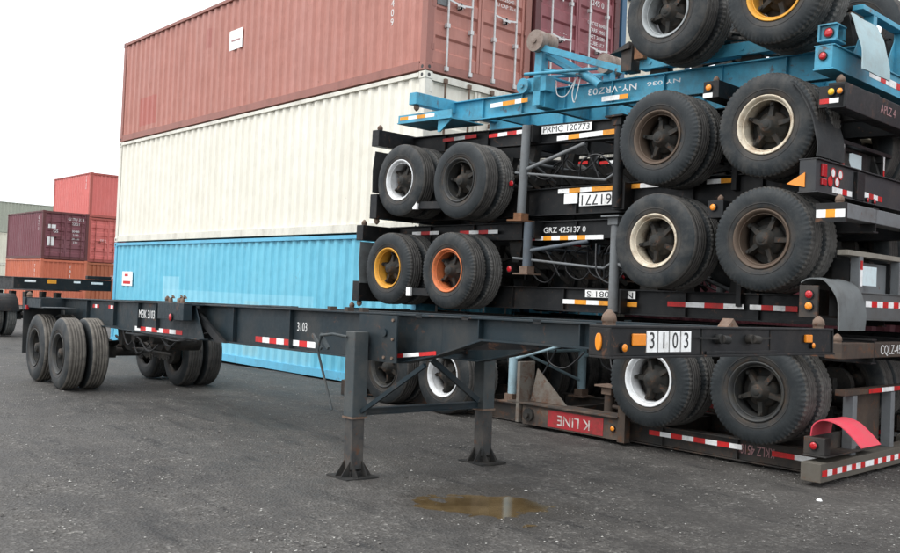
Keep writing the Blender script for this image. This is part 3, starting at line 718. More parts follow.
    for k, (x, y) in enumerate(((-8.7, .75), (-8.2, .75), (-9.3, .72))):
        mb = MB(); mb.tube([(x, y, -.50), (x, y+.18, -.50)], .075, 14); put('brake_chamber', mb, t, UNDER)
    mb = MB(); mb.tube([(-9.6, .72, -.46), (-7.3, .72, -.45)], .012, 6); put('slider_bar', mb, t, GREYP)
    hose(t, [(-9.7, .7, -.4), (-9.5, .72, -.62), (-9.2, .74, -.5), (-8.9, .8, -.68), (-8.6, .9, -.5), (-8.2, .9, -.46)]); hose(t, [(-9.9, .9, -.4), (-9.6, .9, -.75), (-9.3, 1.0, -.55)]); hose(t, [(-8.3, .7, -.43), (-8.0, .72, -.56), (-7.7, .75, -.45), (-7.2, .75, -.47)])
    mb = MB()
    for k in range(26):
        x = -9.85+k*.05; mb.tube([(x, .95, -.70), (x+.03, .95, -.76-random.random()*.05)], .012, 5)
    mb.tube([(-9.95, .95, -.70), (-8.5, .95, -.70)], .02, 6); put('slider_rack', mb, t, UNDER)
    return t
CH1 = skeletal_chassis('dark teal gooseneck chassis numbered 3103 on its own landing legs in the foreground', (-3.1106, 4.0361, 1.473), -.055)
def parked_frame(loc, rz):
    t = thing('parked_chassis', 'black chassis frame parked far left behind the tail of number 3103', 'container chassis', loc, rz)
    for y in (.78, 1.66):
        mb = MB(); ibeam(mb, [(-.151, -.004), (-4.6, -.004)], [(-.151, -.33), (-4.6, -.40)], y, .13); put('main_rail', mb, t, BLK)
    mb = MB(); mb.box(-.15, 0, 0, 2.438, -.30, -.03); mb.box(-.156, .01, 0, 2.438, -.03, -.012); put('front_bolster', mb, t, BLK, bevel=.004)
    for x in (-.9, -2.1, -3.4, -4.5):
        mb = MB(); mb.box(x-.04, x+.04, .79, 1.65, -.28, -.03); put('crossmember', mb, t, BLK)
    for i, x in enumerate((-3.45, -2.2)): wheels(t, [x], .53-loc[2]-.005, .05, 2.40, ['black'], [TYRE_RIB])
    running_gear(t, [-3.45, -2.2], .53-loc[2], -.40, 1)
    for x in (-3.45, -2.2):
        mb = MB(); n = 14
        for k in range(n):
            a0, a1 = pi*(.08+.84*k/n), pi*(.08+.84*(k+1)/n); zc = .53-loc[2]
            mb.add([(x+cos(q)*rr, y, zc+sin(q)*rr) for y in (.03, .66) for q in (a0, a1) for rr in (.60, .61)], [(0, 1, 3, 2), (4, 5, 7, 6), (0, 2, 6, 4), (1, 3, 7, 5)])
        put('mudguard', mb, t, BLK)
    return t
CH2 = parked_frame((-23.8, 7.05, 1.60), 0)
def chassis2_marks():
    tape(CH2, (.0125, .25, -.10), (.0125, .52, -.10), .055, 'W', (1, 0, 0)); tape(CH2, (.0125, 1.45, -.09), (.0125, 1.62, -.09), .05, 'W', (1, 0, 0)); tape(CH2, (.0125, 1.9, -.1), (.0125, 2.2, -.1), .055, 'W', (1, 0, 0))
    mb = MB(); mb.box(.0, .012, .80, 1.02, -.145, -.045); put('placard', mb, CH2, TAMB)
    mb = MB(); mb.box(-.15, .0, 1.80, 2.43, -.0, .09); put('end_block', mb, CH2, BLK, bevel=.01)
chassis2_marks()

# ------------------------------------------------------------------ stacked chassis
SO = Vector((0, 8.273, 0)); STH = .015
XR = -7.4
def stack_chassis(label, P):
    """P: stack coordinates; zc = height of rail centre at x=XR, slope = dz/dx, sg=+1 wheels below (upright), -1 wheels above (turned over)"""
    sl = P['slope']; rz = STH
    base = Vector((cos(STH)*XR, 8.273+sin(STH)*XR, P['zc']))
    t = thing('stacked_chassis', label, 'container chassis', base, rz, -math.atan(sl), 'short chassis piled upright and upside down in turn')
    X = lambda x: x-XR
    Z = lambda x, z: z-P['zc']-sl*(x-XR)
    M = P['mat']; h = P['h']/2; sg = P['sg']; yr = P.get('yr', .72)
    x0, x1 = P['x0'], P['x1']
    for y in (yr, 2.438-yr):
        mb = MB(); n = 5; xx = [X(x0+(x1-x0)*i/(n-1)) for i in range(n)]
        ibeam(mb, [(x, h) for x in xx], [(x, -h) for x in xx], y, .12)
        for k in range(1, 8):
            x = X(x0+(x1-x0)*k/8); mb.box(x-.005, x+.005, y-.05, y+.05, -h+.016, h-.016)
        put('main_rail', mb, t, M, bevel=.002)
    for k in range(5):
        x = X(x0+.8+(x1-x0-1.6)*k/4); mb = MB(); mb.box(x-.045, x+.045, yr+.01, 2.428-yr, -h*.7, h*.7); put('crossmember', mb, t, P.get('cm', M))
    # bolster at each end
    for k, (xe, s) in enumerate(((x0, 1), (x1, -1))):
        if k == 1 and P.get('tail') == 'right': continue
        a, b = sorted((X(xe), X(xe+s*.16)))
        zt, zb = (P['endz'][k] if 'endz' in P else (h, -h))
        mb = MB(); mb.box(a, b, 0, 2.438, zb, zt); bo = put('bolster', mb, t, P.get('endmat', {}).get(k, M), bevel=.006)
        for y in (.08, 2.36): twistlock(t, (a+b)/2, y, zt if sg > 0 else zb, 1 if sg > 0 else -1, RUSTY, .75)
    zh = P['hub']; xs = P['xs']
    for i, x in enumerate(xs):
        wheels(t, [X(x)], Z(x, zh[i]), 0, 2.438, [P['rims'][i]], [P.get('tm', [TYRE_LUG, TYRE_RIB])[i]])
    running_gear(t, [X(x) for x in xs], (Z(xs[0], zh[0])+Z(xs[1], zh[1]))/2, -sg*h, sg)
    # landing gear
    lx = P['lx']; ll = P['ll']; lm = P.get('lm', M)
    for y in (.50, 1.94):
        if P.get('skipleg'): break
        zt = sg*-1*(h*.4); ze = -sg*(h+ll)
        mb = MB(); mb.tube([(X(lx), y, sg*h*.8), (X(lx), y, ze)], .060, 12) if P.get('round', True) else mb.box(X(lx)-.06, X(lx)+.06, y-.06, y+.06, min(sg*h*.8, ze), max(sg*h*.8, ze))
        q = put('landing_leg', mb, t, lm)
        mb = MB(); mb.box(X(lx)-.09, X(lx)+.09, y+.02 if y < 1 else yr+.95, yr if y < 1 else y-.02, -h*.9, h*.9); put('leg_bracket', mb, t, M)
        ft = P.get('foot', 'plate')
        if ft == 'roller':
            mb = MB(); e = ze-sg*.0
            for dy in (-.10, .10):
                mb.tube([(X(lx)-.0, y+dy-.055, e), (X(lx), y+dy+.055, e)], .14, 20)
            mb.tube([(X(lx), y-.17, e), (X(lx), y+.17, e)], .035, 10)
            put('sand_shoe', mb, q, P.get('footmat', RUSTY))
        else:
            mb = MB(); mb.box(X(lx)-.13, X(lx)+.13, y-.13, y+.13, min(ze, ze-sg*.02), max(ze, ze-sg*.02)); mb.box(X(lx)-.07, X(lx)+.07, y-.07, y+.07, min(ze, ze+sg*.09), max(ze, ze+sg*.09)); put('foot_plate', mb, q, P.get('footmat', RUSTY))
        d = P.get('braced', 1)
        mb = MB(); mb.tube([(X(lx)+.03*d, y, -sg*(h+ll*.35)), (X(lx)+.85*d, y+(.18 if y < 1 else -.18), -sg*(h+.03))], .026, 8); put('leg_brace', mb, t, lm)
    mb = MB(); mb.tube([(X(lx), .55, -sg*(h+ll*.25)), (X(lx), 1.9, -sg*(h+ll*.25))], .022, 8); mb.tube([(X(lx), .52, -sg*(h+ll*.2)), (X(lx), 1.9, -sg*(h+ll*.75))], .02, 8); put('leg_crossbar', mb, t, lm)
    for (xa, xb, z, hh, cols, y) in P.get('tapes', []):
        tape(t, (X(xa), y, Z(xa, z)), (X(xb), y, Z(xb, z)), hh, cols, (0, -1, 0))
    return t, X, Z
CHR = TYRE_LUG
SC = {}
# bottom: turned over, wheels up at the right
SC['D'] = stack_chassis('lowest upside down chassis on the ground with a red mudflap and K LINE board', dict(
    mat=BLKR, sg=-1, slope=.0, zc=.125, h=.23, x0=-11.3, x1=-4.0, yr=.42, xs=(-5.785, -4.535), hub=(.776, .776), rims=('white', 'black'), tm=(TYRE_LUG, TYRE_LUG), tail='right', lx=-6.65, ll=.35, lm=BROWN,
    endmat={0: BLKR}, tapes=[(-5.98, -4.85, .155, .052, 'RWRWRWRW', .357), (-4.52, -4.05, .145, .052, 'RRWW', .357)]))
SC['G'] = stack_chassis('lowest upright chassis of the pile, its wheels on the ground behind the landing legs', dict(
    mat=BLK, sg=1, slope=.0, zc=1.22, h=.24, x0=-11.3, x1=-3.70, xs=(-10.3, -9.05), hub=(.515, .515), rims=('black', 'white'), tm=(TYRE_RIB, TYRE_RIB), lx=-8.22, ll=.85, lm=paint('pale_blue_leg_paint', (.33, .47, .52), (.2, .22, .22), .5, .5, 5, .3),
    endmat={1: BROWN}, endz=[(.12, -.12), (.085, -.06)], tapes=[]))
SC['C'] = stack_chassis('second lowest upside down chassis, cream rim beside brown rim, grey mudflap over its tail', dict(
    mat=BLK, sg=-1, slope=.0, zc=1.60, h=.30, x0=-11.12, x1=-4.0, xs=(-5.785, -4.535), hub=(2.277, 2.277), rims=('cream', 'rust'), tm=(TYRE_RIB, TYRE_LUG), tail='right', lx=-6.65, ll=.85, lm=GREYP, foot='plate', footmat=GREYP, round=True,
    tapes=[(-7.55, -6.42, 1.575, .055, 'WAWAWA', .657), (-6.0, -5.05, 1.60, .055, 'RWRW', .657), (-4.98, -4.45, 1.60, .055, 'WRWR', .657)]))
SC['F'] = stack_chassis('upright chassis in mid pile with yellow and orange rimmed wheels at its left end', dict(
    mat=BLK, sg=1, slope=.0, zc=2.49, h=.24, x0=-11.08, x1=-3.72, xs=(-10.32, -9.05), hub=(1.945, 1.925), rims=('yellow', 'orange'), tm=(TYRE_LUG, TYRE_LUG), lx=-8.05, ll=.45, lm=paint('slate_leg_paint', (.09, .11, .13), (.08, .07, .06), .6, .5, 5, .3),
    endmat={1: GREYP}, endz=[(.10, -.13), (.11, -.03)], tapes=[(-10.55, -9.95, 2.50, .05, 'WRW', .657), (-9.5, -8.75, 2.49, .05, 'RWRW', .657), (-8.2, -6.95, 2.385, .055, 'RWAWAWAWW', .657)]))
SC['B'] = stack_chassis('upside down black chassis below the blue one, black mudflap standing up at its tail', dict(
    mat=BLK, sg=-1, slope=.0, zc=2.86, h=.36, x0=-10.78, x1=-4.05, xs=(-5.785, -4.535), hub=(3.403, 3.403), rims=('rust', 'cream'), tm=(TYRE_LUG, TYRE_LUG), tail='right', lx=-6.65, ll=.75, lm=BLK, foot='plate', footmat=BLK,
    tapes=[(-7.70, -6.80, 2.985, .055, 'WAWAA', .657), (-6.60, -5.95, 2.985, .055, 'AWWA', .657), (-5.55, -5.2, 2.975, .05, 'WA', .657)]))
SC['E'] = stack_chassis('topmost upright black chassis with a bright white rim at its left end', dict(
    mat=BLK, sg=1, slope=-.036, zc=3.735, h=.25, x0=-10.80, x1=-3.75, xs=(-10.104, -8.87), hub=(3.212, 3.135), rims=('white', 'black'), tm=(TYRE_RIB, TYRE_RIB), lx=-8.15, ll=1.02, lm=GREYP, footmat=RUST2,
    endz=[(.14, -.10), (.115, -.125)], tapes=[(-9.95, -9.25, 3.86, .05, 'RWR', .657), (-9.0, -8.3, 3.83, .05, 'RWRW', .657), (-7.75, -6.65, 3.675, .06, 'WAWWAW', .657)]))
SC['A'] = stack_chassis('light blue chassis upside down on top of the pile with its landing feet sticking up', dict(
    mat=LTBLU, cm=LTBLU, sg=-1, slope=-.030, zc=4.20, h=.30, x0=-9.98, x1=-3.95, yr=.78, xs=(-5.76, -4.50), hub=(4.78, 4.72), rims=('silver', 'yellow'), tm=(TYRE_RIB, TYRE_LUG), tail='right', lx=-7.95, ll=.55, lm=LTBLU, foot='roller', footmat=paint('grey_rusty_roller', (.25, .20, .17), (.12, .08, .06), .8, .8, 8, .6), round=False, braced=1,
    endz=[(.17, .0), (0, 0)], tapes=[(-9.05, -8.35, 4.27, .06, 'WWAAWA', .717)]))
W9 = (0, -1, 0)
def plate_text(key, s, xa, xb, za, zb, y, tmat, bmat=None, flip=False, sx=.8, size=None):
    t, X, Z = SC[key]; xm = (xa+xb)/2; zm = (za+zb)/2; par = t
    if bmat:
        mb = MB(); mb.box(X(xa), X(xb), y-.003, y, Z(xm, za), Z(xm, zb)); par = put('number_plate', mb, t, bmat)
    o = text(s, par, (X(xm), y-.0045, Z(xm, zm)), size or abs(zb-za)*1.15, tmat, sx=1, flip=flip)
    xs_ = [v.co.x for v in o.data.vertices]; wd = max(max(xs_)-min(xs_), .01); o.scale = ((xb-xa)*.92/wd, 1, 1)
    if flip:
        o.rotation_euler = (Matrix.Rotation(pi/2, 3, 'X') @ Matrix.Rotation(pi, 3, 'Z')).to_euler()
plate_text('E', 'PRMC 120773', -8.03, -7.20, 3.745, 3.845, .662, LETK, TWHITE)
plate_text('B', '61771', -7.35, -6.85, 2.78, 2.94, .662, LETK, TWHITE, True)
t, X, Z = SC['B']; mb = MB(); mb.box(X(-7.60), X(-7.38), .659, .662, Z(0, 2.82), Z(0, 2.95)); put('placard', mb, t, TWHITE)
plate_text('F', 'GRZ 425137 0', -7.95, -7.2, 2.44, 2.53, .662, LETW)
plate_text('C', 'NC 6081 S', -7.20, -6.45, 1.64, 1.73, .662, LETK, TWHITE, True)
plate_text('D', 'KKLZ 45180', -4.95, -4.5, .08, .20, .412, LETP, None, True)
plate_text('A', 'NY-VRZ03', -7.35, -6.55, 4.17, 4.27, .717, LETW, None, True)
plate_text('A', 'NY 036', -6.45, -5.95, 4.17, 4.23, .717, LETW, None, True)
t, X, Z = SC['A']; tape(t, (X(-7.1), .7175, Z(-7, 4.11)), (X(-6.7), .7175, Z(-7, 4.11)), .06, 'WWA', W9)
# K LINE side board on the lowest chassis
t, X, Z = SC['D']
mb = MB(); mb.box(X(-7.72), X(-6.25), .16, .20, Z(0, .035), Z(0, .30)); mb.box(X(-7.95), X(-6.25), .12, .42, Z(0, .285), Z(0, .305)); sb = put('side_board', mb, t, paint('dark_rusted_board', (.05, .042, .036), (.15, .11, .08), .9, .75, 5, 1.0), bevel=.003)
mb = MB(); mb.box(X(-7.30), X(-6.47), .155, .161, Z(0, .055), Z(0, .255)); rp = put('sign_plate', mb, sb, paint('worn_sign_red', (.34, .022, .028), (.10, .04, .03), 1.0, .6, 4, .5))
o = text('K LINE', rp, (X(-6.9), .152, Z(0, .155)), .17, paint('worn_white_letters', (.55, .52, .48), (.26, .03, .03), 1.0, .6, 9, .8), flip=True); o.rotation_euler = (Matrix.Rotation(pi/2, 3, 'X') @ Matrix.Rotation(pi, 3, 'Z')).to_euler()
lamp(t, X(-6.33), .16, Z(0, .16), .03, LAMPA, 'y', -1)
mb = MB(); mb.prism([(X(-7.72), Z(0, .31)), (X(-7.14), Z(0, .31)), (X(-7.62), Z(0, .72))], 'y', .30, .32); put('gusset', mb, t, paint('flaking_grey_gusset', (.15, .135, .115), (.10, .055, .035), 1, .8, 5, .9))
mb = MB(); mb.box(X(-7.80), X(-7.75), .12, .40, Z(0, .05), Z(0, .80)); put('side_plate', mb, t, MATS['flaking_grey_gusset'], bevel=.004)
mb = MB(); mb.tube([(X(-7.60), .12, Z(0, .16)), (X(-7.60), .158, Z(0, .16))], .08, 14); mb.tube([(X(-7.60), .08, Z(0, .16)), (X(-7.60), .12, Z(0, .16))], .035, 10); put('winch_drum', mb, t, UNDER)
mb = MB(); mb.box(X(-6.26), X(-6.16), .14, .24, Z(0, .02), Z(0, .55)); put('stake', mb, t, BROWN)

def crossbeam(t, xa, xb, y0, y1, z0, z1, mat, name='tail_beam', lip=.0):
    mb = MB(); mb.box(xa, xb, y0, y1, z0, z1)
    if lip: mb.box(xa-.01, xb+lip, y0-.004, y1+.004, z0-.012, z0); mb.box(xa-.01, xb+lip, y0-.004, y1+.004, z1, z1+.012)
    return put(name, mb, t, mat, bevel=.004)
# tail of D
t, X, Z = SC['D']; z_ = lambda z: Z(0, z)
b1 = crossbeam(t, X(-3.99), X(-3.80), -.13, 2.5, z_(.03), z_(.20), paint('grey_brown_tail_paint', (.105, .095, .078), (.09, .07, .05), .7, .6, 3, .4), lip=.0)
tape(t, (X(-3.7995), -.10, z_(.11)), (X(-3.7995), 2.4, z_(.11)), .055, 'RWRWRWRWRWWRWRWRWRWRWRWR', (1, 0, 0))
mb = MB(); mb.box(X(-4.02), X(-3.82), -.02, .10, z_(.26), z_(.42)); mb.box(X(-4.02), X(-3.80), -.03, 1.1, z_(.245), z_(.26)); mb.box(X(-4.0), X(-3.97), .10, 1.1, z_(.26), z_(.42)); put('tail_light_box', mb, t, BLKR, bevel=.004)
lamp(t, X(-3.92), -.02, z_(.345), .035, LAMPR)
for y in (.66, 1.60):
    mb = MB(); mb.box(X(-3.96), X(-3.86), y, y+.10, z_(.20), z_(.78)); put('bumper_post', mb, t, GREYP, bevel=.004)
crossbeam(t, X(-3.95), X(-3.85), .45, 2.44, z_(.785), z_(.84), BROWN, 'bumper_bar')
tape(t, (X(-3.848), 1.0, z_(.812)), (X(-3.848), 2.1, z_(.812)), .045, 'RRWWRRW', (1, 0, 0))
mb = MB(); mb.box(X(-3.99), X(-3.97), .78, 1.58, z_(.21), z_(.76)); put('back_plate', mb, t, BROWN)
mb = MB(); mb.box(X(-3.95), X(-3.93), .80, 1.20, z_(.22), z_(.36)); put('back_plate', mb, t, GREYP)
flap(t, arc([(X(-3.95), z_(.43)), (X(-3.93), z_(.53)), (X(-3.84), z_(.585)), (X(-3.70), z_(.56)), (X(-3.58), z_(.47)), (X(-3.49), z_(.38))]), -.02, .40, FLAPR, .010, 'curled red rubber mudflap', .0)
# tail of C
t, X, Z = SC['C']; z_ = lambda z: Z(0, z)
crossbeam(t, X(-4.0), X(-3.82), .55, 2.44, z_(1.53), z_(1.78), paint('grey_tail_paint', (.10, .105, .105), (.08, .07, .06), .7, .6, 3, .3), lip=.012)
tape(t, (X(-3.8195), .78, z_(1.68)), (X(-3.8195), 2.3, z_(1.68)), .06, 'WRWRWRWRWRW', (1, 0, 0))
mb = MB(); mb.box(X(-4.12), X(-3.94), .0, .03, z_(1.53), z_(1.83)); mb.box(X(-4.12), X(-3.94), .03, .5, z_(1.53), z_(1.55)); mb.box(X(-4.13), X(-4.1), .03, .6, z_(1.55), z_(1.80)); put('tail_light_box', mb, t, BLKR, bevel=.003)
lamp(t, X(-4.02), .0, z_(1.745), .038, LAMPR); lamp(t, X(-4.02), .0, z_(1.635), .038, LAMPA)
for y in (.66, 1.66):
    mb = MB(); mb.box(X(-3.93), X(-3.84), y, y+.09, z_(1.79), z_(2.14)); put('bumper_post', mb, t, GREYP, bevel=.004)
    mb = MB(); mb.box(X(-4.10), X(-3.932), y-.02, y-.01, z_(1.79), z_(2.12)); put('bumper_gusset', mb, t, BLK)
crossbeam(t, X(-3.95), X(-3.84), .40, 2.1, z_(2.14), z_(2.19), paint('pale_brown_bar', (.27, .25, .21), (.14, .12, .1), .7, .6, 4, .4), 'bumper_bar')
mb = MB(); mb.box(X(-3.838), X(-3.835), .73, 1.06, z_(1.86), z_(2.05)); put('licence_plate', mb, t, paint('plate_white_blue', (.66, .78, .80), (.5, .5, .5), .4, .4, 20))
mb = MB(); mb.box(X(-3.99), X(-3.97), .76, 1.65, z_(1.79), z_(2.10)); put('back_plate', mb, t, GREYP)
tape(t, (X(-3.8385), .705, z_(2.01)), (X(-3.8385), .705, z_(2.10)), .05, 'R', (1, 0, 0)); tape(t, (X(-3.8385), .705, z_(1.85)), (X(-3.8385), .705, z_(2.01)), .05, 'W', (1, 0, 0))
flap(t, arc([(X(-4.12), z_(1.85)), (X(-4.02), z_(1.895)), (X(-3.90), z_(1.87)), (X(-3.80), z_(1.76)), (X(-3.76), z_(1.60)), (X(-3.76), z_(1.42))]), .03, .62, FLAPG, .012, 'grey rubber mudflap', .004)
mb = MB(); mb.tube([(X(-4.1), .78, z_(1.86)), (X(-3.98), .78, z_(1.86))], .11, 18); put('brake_chamber', mb, t, UNDER)
# tail of B
t, X, Z = SC['B']; z_ = lambda z: Z(0, z)
crossbeam(t, X(-4.16), X(-4.0), .0, 2.44, z_(2.72), z_(3.02), paint('black_tail_paint', (.035, .037, .040), (.08, .07, .06), .6, .5, 3, .2), lip=.03)
tape(t, (X(-3.9995), .36, z_(2.77)), (X(-3.9995), .80, z_(2.77)), .055, 'WWRW', (1, 0, 0)); tape(t, (X(-3.9995), 1.10, z_(2.80)), (X(-3.9995), 1.55, z_(2.79)), .055, 'WRWR', (1, 0, 0))
mb = MB(); mb.box(X(-3.999), X(-3.98), .10, .20, z_(2.87), z_(2.99)); mb.box(X(-3.999), X(-3.98), .10, .20, z_(2.79), z_(2.85)); put('tail_light', mb, t, LAMPR, bevel=.004)
for (y, z, m_) in ((.36, 2.93, TWHITE), (.52, 2.93, TWHITE), (.30, 2.84, TRED), (.45, 2.85, TWHITE)):
    mb = MB(); mb.tube([(X(-3.999), y, z_(z)), (X(-3.994), y, z_(z))], .038, 16); put('sticker', mb, t, m_)
    mb = MB(); mb.lathe([(0, .040), (-.004, .042), (-.004, .050), (0, .051)], 20); put('sticker_ring', mb, t, TRED, loc=(X(-3.996), y, z_(z)), rot=(0, 0, pi/2))
for y in (1.15, 1.32): lamp(t, X(-3.999), y, z_(2.715+.03), .026, LAMPR, 'x', 1)
mb = MB(); mb.box(X(-4.0), X(-3.96), .84, 1.02, z_(2.72), z_(3.0)); put('step_block', mb, t, BLK, bevel=.005)
mb = MB(); mb.prism([(X(-4.28), z_(2.80)), (X(-4.10), z_(2.76)), (X(-4.10), z_(2.90))], 'y', -.012, -.002); put('marker_light', mb, t, LAMPA)
for y in (.62, 1.62):
    mb = MB(); mb.box(X(-4.14), X(-4.04), y, y+.10, z_(3.035), z_(3.27)); put('bumper_post', mb, t, BLK, bevel=.004)
    tape(t, (X(-4.038), y+.05, z_(3.05)), (X(-4.038), y+.05, z_(3.26)), .03, 'RWW', (1, 0, 0))
crossbeam(t, X(-4.14), X(-4.04), .45, 2.1, z_(3.27), z_(3.31), BLK, 'bumper_bar')
mb = MB(); mb.box(X(-4.15), X(-4.13), .72, 1.62, z_(3.04), z_(3.26)); put('back_plate', mb, t, BLK)
mb = MB(); mb.box(X(-4.125), X(-4.12), 1.0, 1.3, z_(3.07), z_(3.23)); put('licence_plate', mb, t, MATS['plate_white_blue'])
flap(t, arc([(X(-4.26), z_(3.78)), (X(-4.14), z_(3.64)), (X(-4.04), z_(3.42)), (X(-3.98), z_(3.2)), (X(-3.98), z_(3.045))]), -.05, .53, FLAPB, .012, 'black rubber mudflap', .004)
# tail of A
t, X, Z = SC['A']; z_ = lambda z: Z(-3.9, z)
crossbeam(t, X(-4.03), X(-3.86), -.03, 2.46, z_(3.86), z_(4.07), LTBLU, lip=.02)
lamp(t, X(-3.945), -.03, z_(3.975), .035, LAMPR); 
tape(t, (X(-3.8595), .80, z_(3.97)), (X(-3.8595), 2.3, z_(3.97)), .07, 'WWRWWRWWRWW', (1, 0, 0))
mb = MB(); mb.box(X(-4.04), X(-3.86), .02, .24, z_(4.13), z_(4.15)); mb.box(X(-4.04), X(-3.86), .02, .24, z_(4.28), z_(4.295)); mb.box(X(-4.04), X(-4.02), .02, .24, z_(4.15), z_(4.28)); mb.box(X(-4.02), X(-3.86), .05, .07, z_(4.15), z_(4.28)); mb.box(X(-3.98), X(-3.92), .1, .2, z_(4.07), z_(4.13)); put('tail_light_box', mb, t, LTBLU, bevel=.003)
lamp(t, X(-3.94), .05, z_(4.21), .042, LAMPR)
flap(t, arc([(X(-3.80), z_(4.40)), (X(-3.74), z_(4.25)), (X(-3.68), z_(4.05)), (X(-3.66), z_(3.86))]), .16, .78, FLAPL, .012, 'pale blue grey mudflap', .004)
for y in (.85, 1.62):
    mb = MB(); mb.box(X(-3.97), X(-3.87), y, y+.09, z_(4.09), z_(4.56)); put('bumper_post', mb, t, LTBLU, bevel=.004)
    mb = MB(); mb.prism([(y+.0-.25, z_(4.09)), (y, z_(4.09)), (y, z_(4.5))], 'x', X(-3.96), X(-3.95)); put('bumper_gusset', mb, t, LTBLU)
crossbeam(t, X(-3.98), X(-3.87), .60, 2.2, z_(4.56), z_(4.61), LTBLU, 'bumper_bar')
# neck and front end of A
mb = MB(); mb.box(X(-10.34), X(-9.2), .12, .14, Z(-10, 4.06), Z(-10, 4.17)); mb.box(X(-10.34), X(-9.2), .10, .75, Z(-10, 4.045), Z(-10, 4.06)); mb.prism([(X(-9.50), Z(-10, 3.88)), (X(-9.45), Z(-10, 3.88)), (X(-9.22), Z(-10, 4.05)), (X(-9.50), Z(-10, 4.05))], 'y', .15, .17); put('front_apron', mb, t, LTBLU)
tape(t, (X(-10.30), .119, Z(-10, 4.12)), (X(-9.55), .119, Z(-10, 4.12)), .05, 'AWAW', W9)
mb = MB(); mb.bar((X(-7.95), .42, Z(-8, 4.85)), (X(-6.7), .66, Z(-7, 4.40)), .07, .08); mb.bar((X(-7.95), .52, Z(-8, 4.78)), (X(-7.3), .66, Z(-7, 4.38)), .05, .05); put('leg_brace', mb, t, LTBLU)
mb = MB(); mb.bar((X(-7.95), .56, Z(-8, 4.80)), (X(-7.7), 1.80, Z(-8, 4.48)), .08, .10); put('leg_brace', mb, t, LTBLU)
mb = MB(); mb.tube([(X(-8.05), .30, Z(-8, 4.48)), (X(-7.1), .60, Z(-8, 4.50))], .022, 8); put('spreader_bar', mb, t, LTBLU)
mb = MB(); mb.tube([(X(-8.15), .38, Z(-8, 4.36)), (X(-8.15), .46, Z(-8, 4.36))], .10, 18); mb.tube([(X(-8.15), .36, Z(-8, 4.36)), (X(-8.15), .48, Z(-8, 4.36))], .03, 10); mb.box(X(-8.12), X(-7.8), .44, .62, Z(-8, 4.28), Z(-8, 4.46)); put('gear_box', mb, t, LTBLU)
hose(t, [(X(-7.8), .64, Z(-8, 4.44)), (X(-7.75), .62, Z(-8, 4.25)), (X(-7.6), .62, Z(-8, 4.22)), (X(-7.5), .66, Z(-8, 4.42))], .007, LETW, 'chain')
hose(t, [(X(-7.45), .64, Z(-8, 4.5)), (X(-7.5), .62, Z(-8, 4.25)), (X(-7.46), .62, Z(-8, 4.12)), (X(-7.42), .62, Z(-8, 4.25)), (X(-7.4), .66, Z(-8, 4.5))], .007, LETW, 'chain')
mb = MB(); mb.tube([(X(-7.35), .60, Z(-7, 4.46)), (X(-7.05), .60, Z(-7, 4.26))], .05, 12); put('end_tube', mb, t, LTBLU)
# raised sliding rail above the frame near the wheels of A
mb = MB(); mb.box(X(-6.55), X(-4.1), .70, .84, Z(-5.5, 4.36)+.0, Z(-5.5, 4.50)); mb.box(X(-6.55), X(-4.1), 1.60, 1.74, Z(-5.5, 4.36), Z(-5.5, 4.50))
for k in range(10):
    mb.tube([(X(-6.4+k*.24), .698, Z(-5.5, 4.43)), (X(-6.4+k*.24), .690, Z(-5.5, 4.43))], .022, 8)
put('slider_rail', mb, t, LTBLU)
mb = MB(); mb.box(X(-6.75), X(-6.60), .60, .80, Z(-6.7, 4.38), Z(-6.7, 4.68)); mb.prism([(X(-6.9), Z(-6.7, 4.60)), (X(-6.62), Z(-6.7, 4.72)), (X(-6.62), Z(-6.7, 4.64))], 'y', .56, .80); put('lock_box', mb, t, BLKR)
mb = MB(); mb.box(X(-6.58), X(-6.45), .62, .70, Z(-6.5, 4.505), Z(-6.5, 4.72)); put('stop_block', mb, t, RUST2)
# marker lights and short tapes on the front ends of the upright frames
t, X, Z = SC['F']
mb = MB(); mb.box(X(-3.99), X(-3.70), -.004, .02, Z(0, 2.42), Z(0, 2.60)); put('bolster_end', mb, t, BLK)
tape(t, (X(-3.98), -.0045, Z(0, 2.50)), (X(-3.71), -.0045, Z(0, 2.50)), .075, 'WAW', W9)
t, X, Z = SC['E']
mb = MB(); mb.box(X(-3.99), X(-3.74), .0, .05, Z(-4, 3.50), Z(-4, 3.70)); put('bolster_end', mb, t, BLK)
tape(t, (X(-3.98), -.0005, Z(-4, 3.555)), (X(-3.80), -.0005, Z(-4, 3.56)), .045, 'RW', W9); lamp(t, X(-3.87), .0, Z(-4, 3.64), .032, plain('yellow_lens', (.85, .50, .02), .2)); lamp(t, X(-3.79), .0, Z(-4, 3.64), .028, LAMPA)
plate_text('E', 'KKLU', 0, .1, 0, .1, .0, LETW) if False else None
text('APLZ 4', t, (X(-3.75)+.003, 1.0, 0.0), .12, LETP, rot=X90)
t, X, Z = SC['G']
mb = MB(); mb.box(X(-4.5), X(-3.86), .0, .03, Z(0, 1.17), Z(0, 1.30)); put('bolster_end', mb, t, BLK)
tape(t, (X(-4.12), -.0005, Z(0, 1.235)), (X(-3.87), -.0005, Z(0, 1.235)), .05, 'AW', W9); text('CQLZ-459044', t, (X(-3.70)+.003, 1.25, .012), .13, LETW, rot=X90)
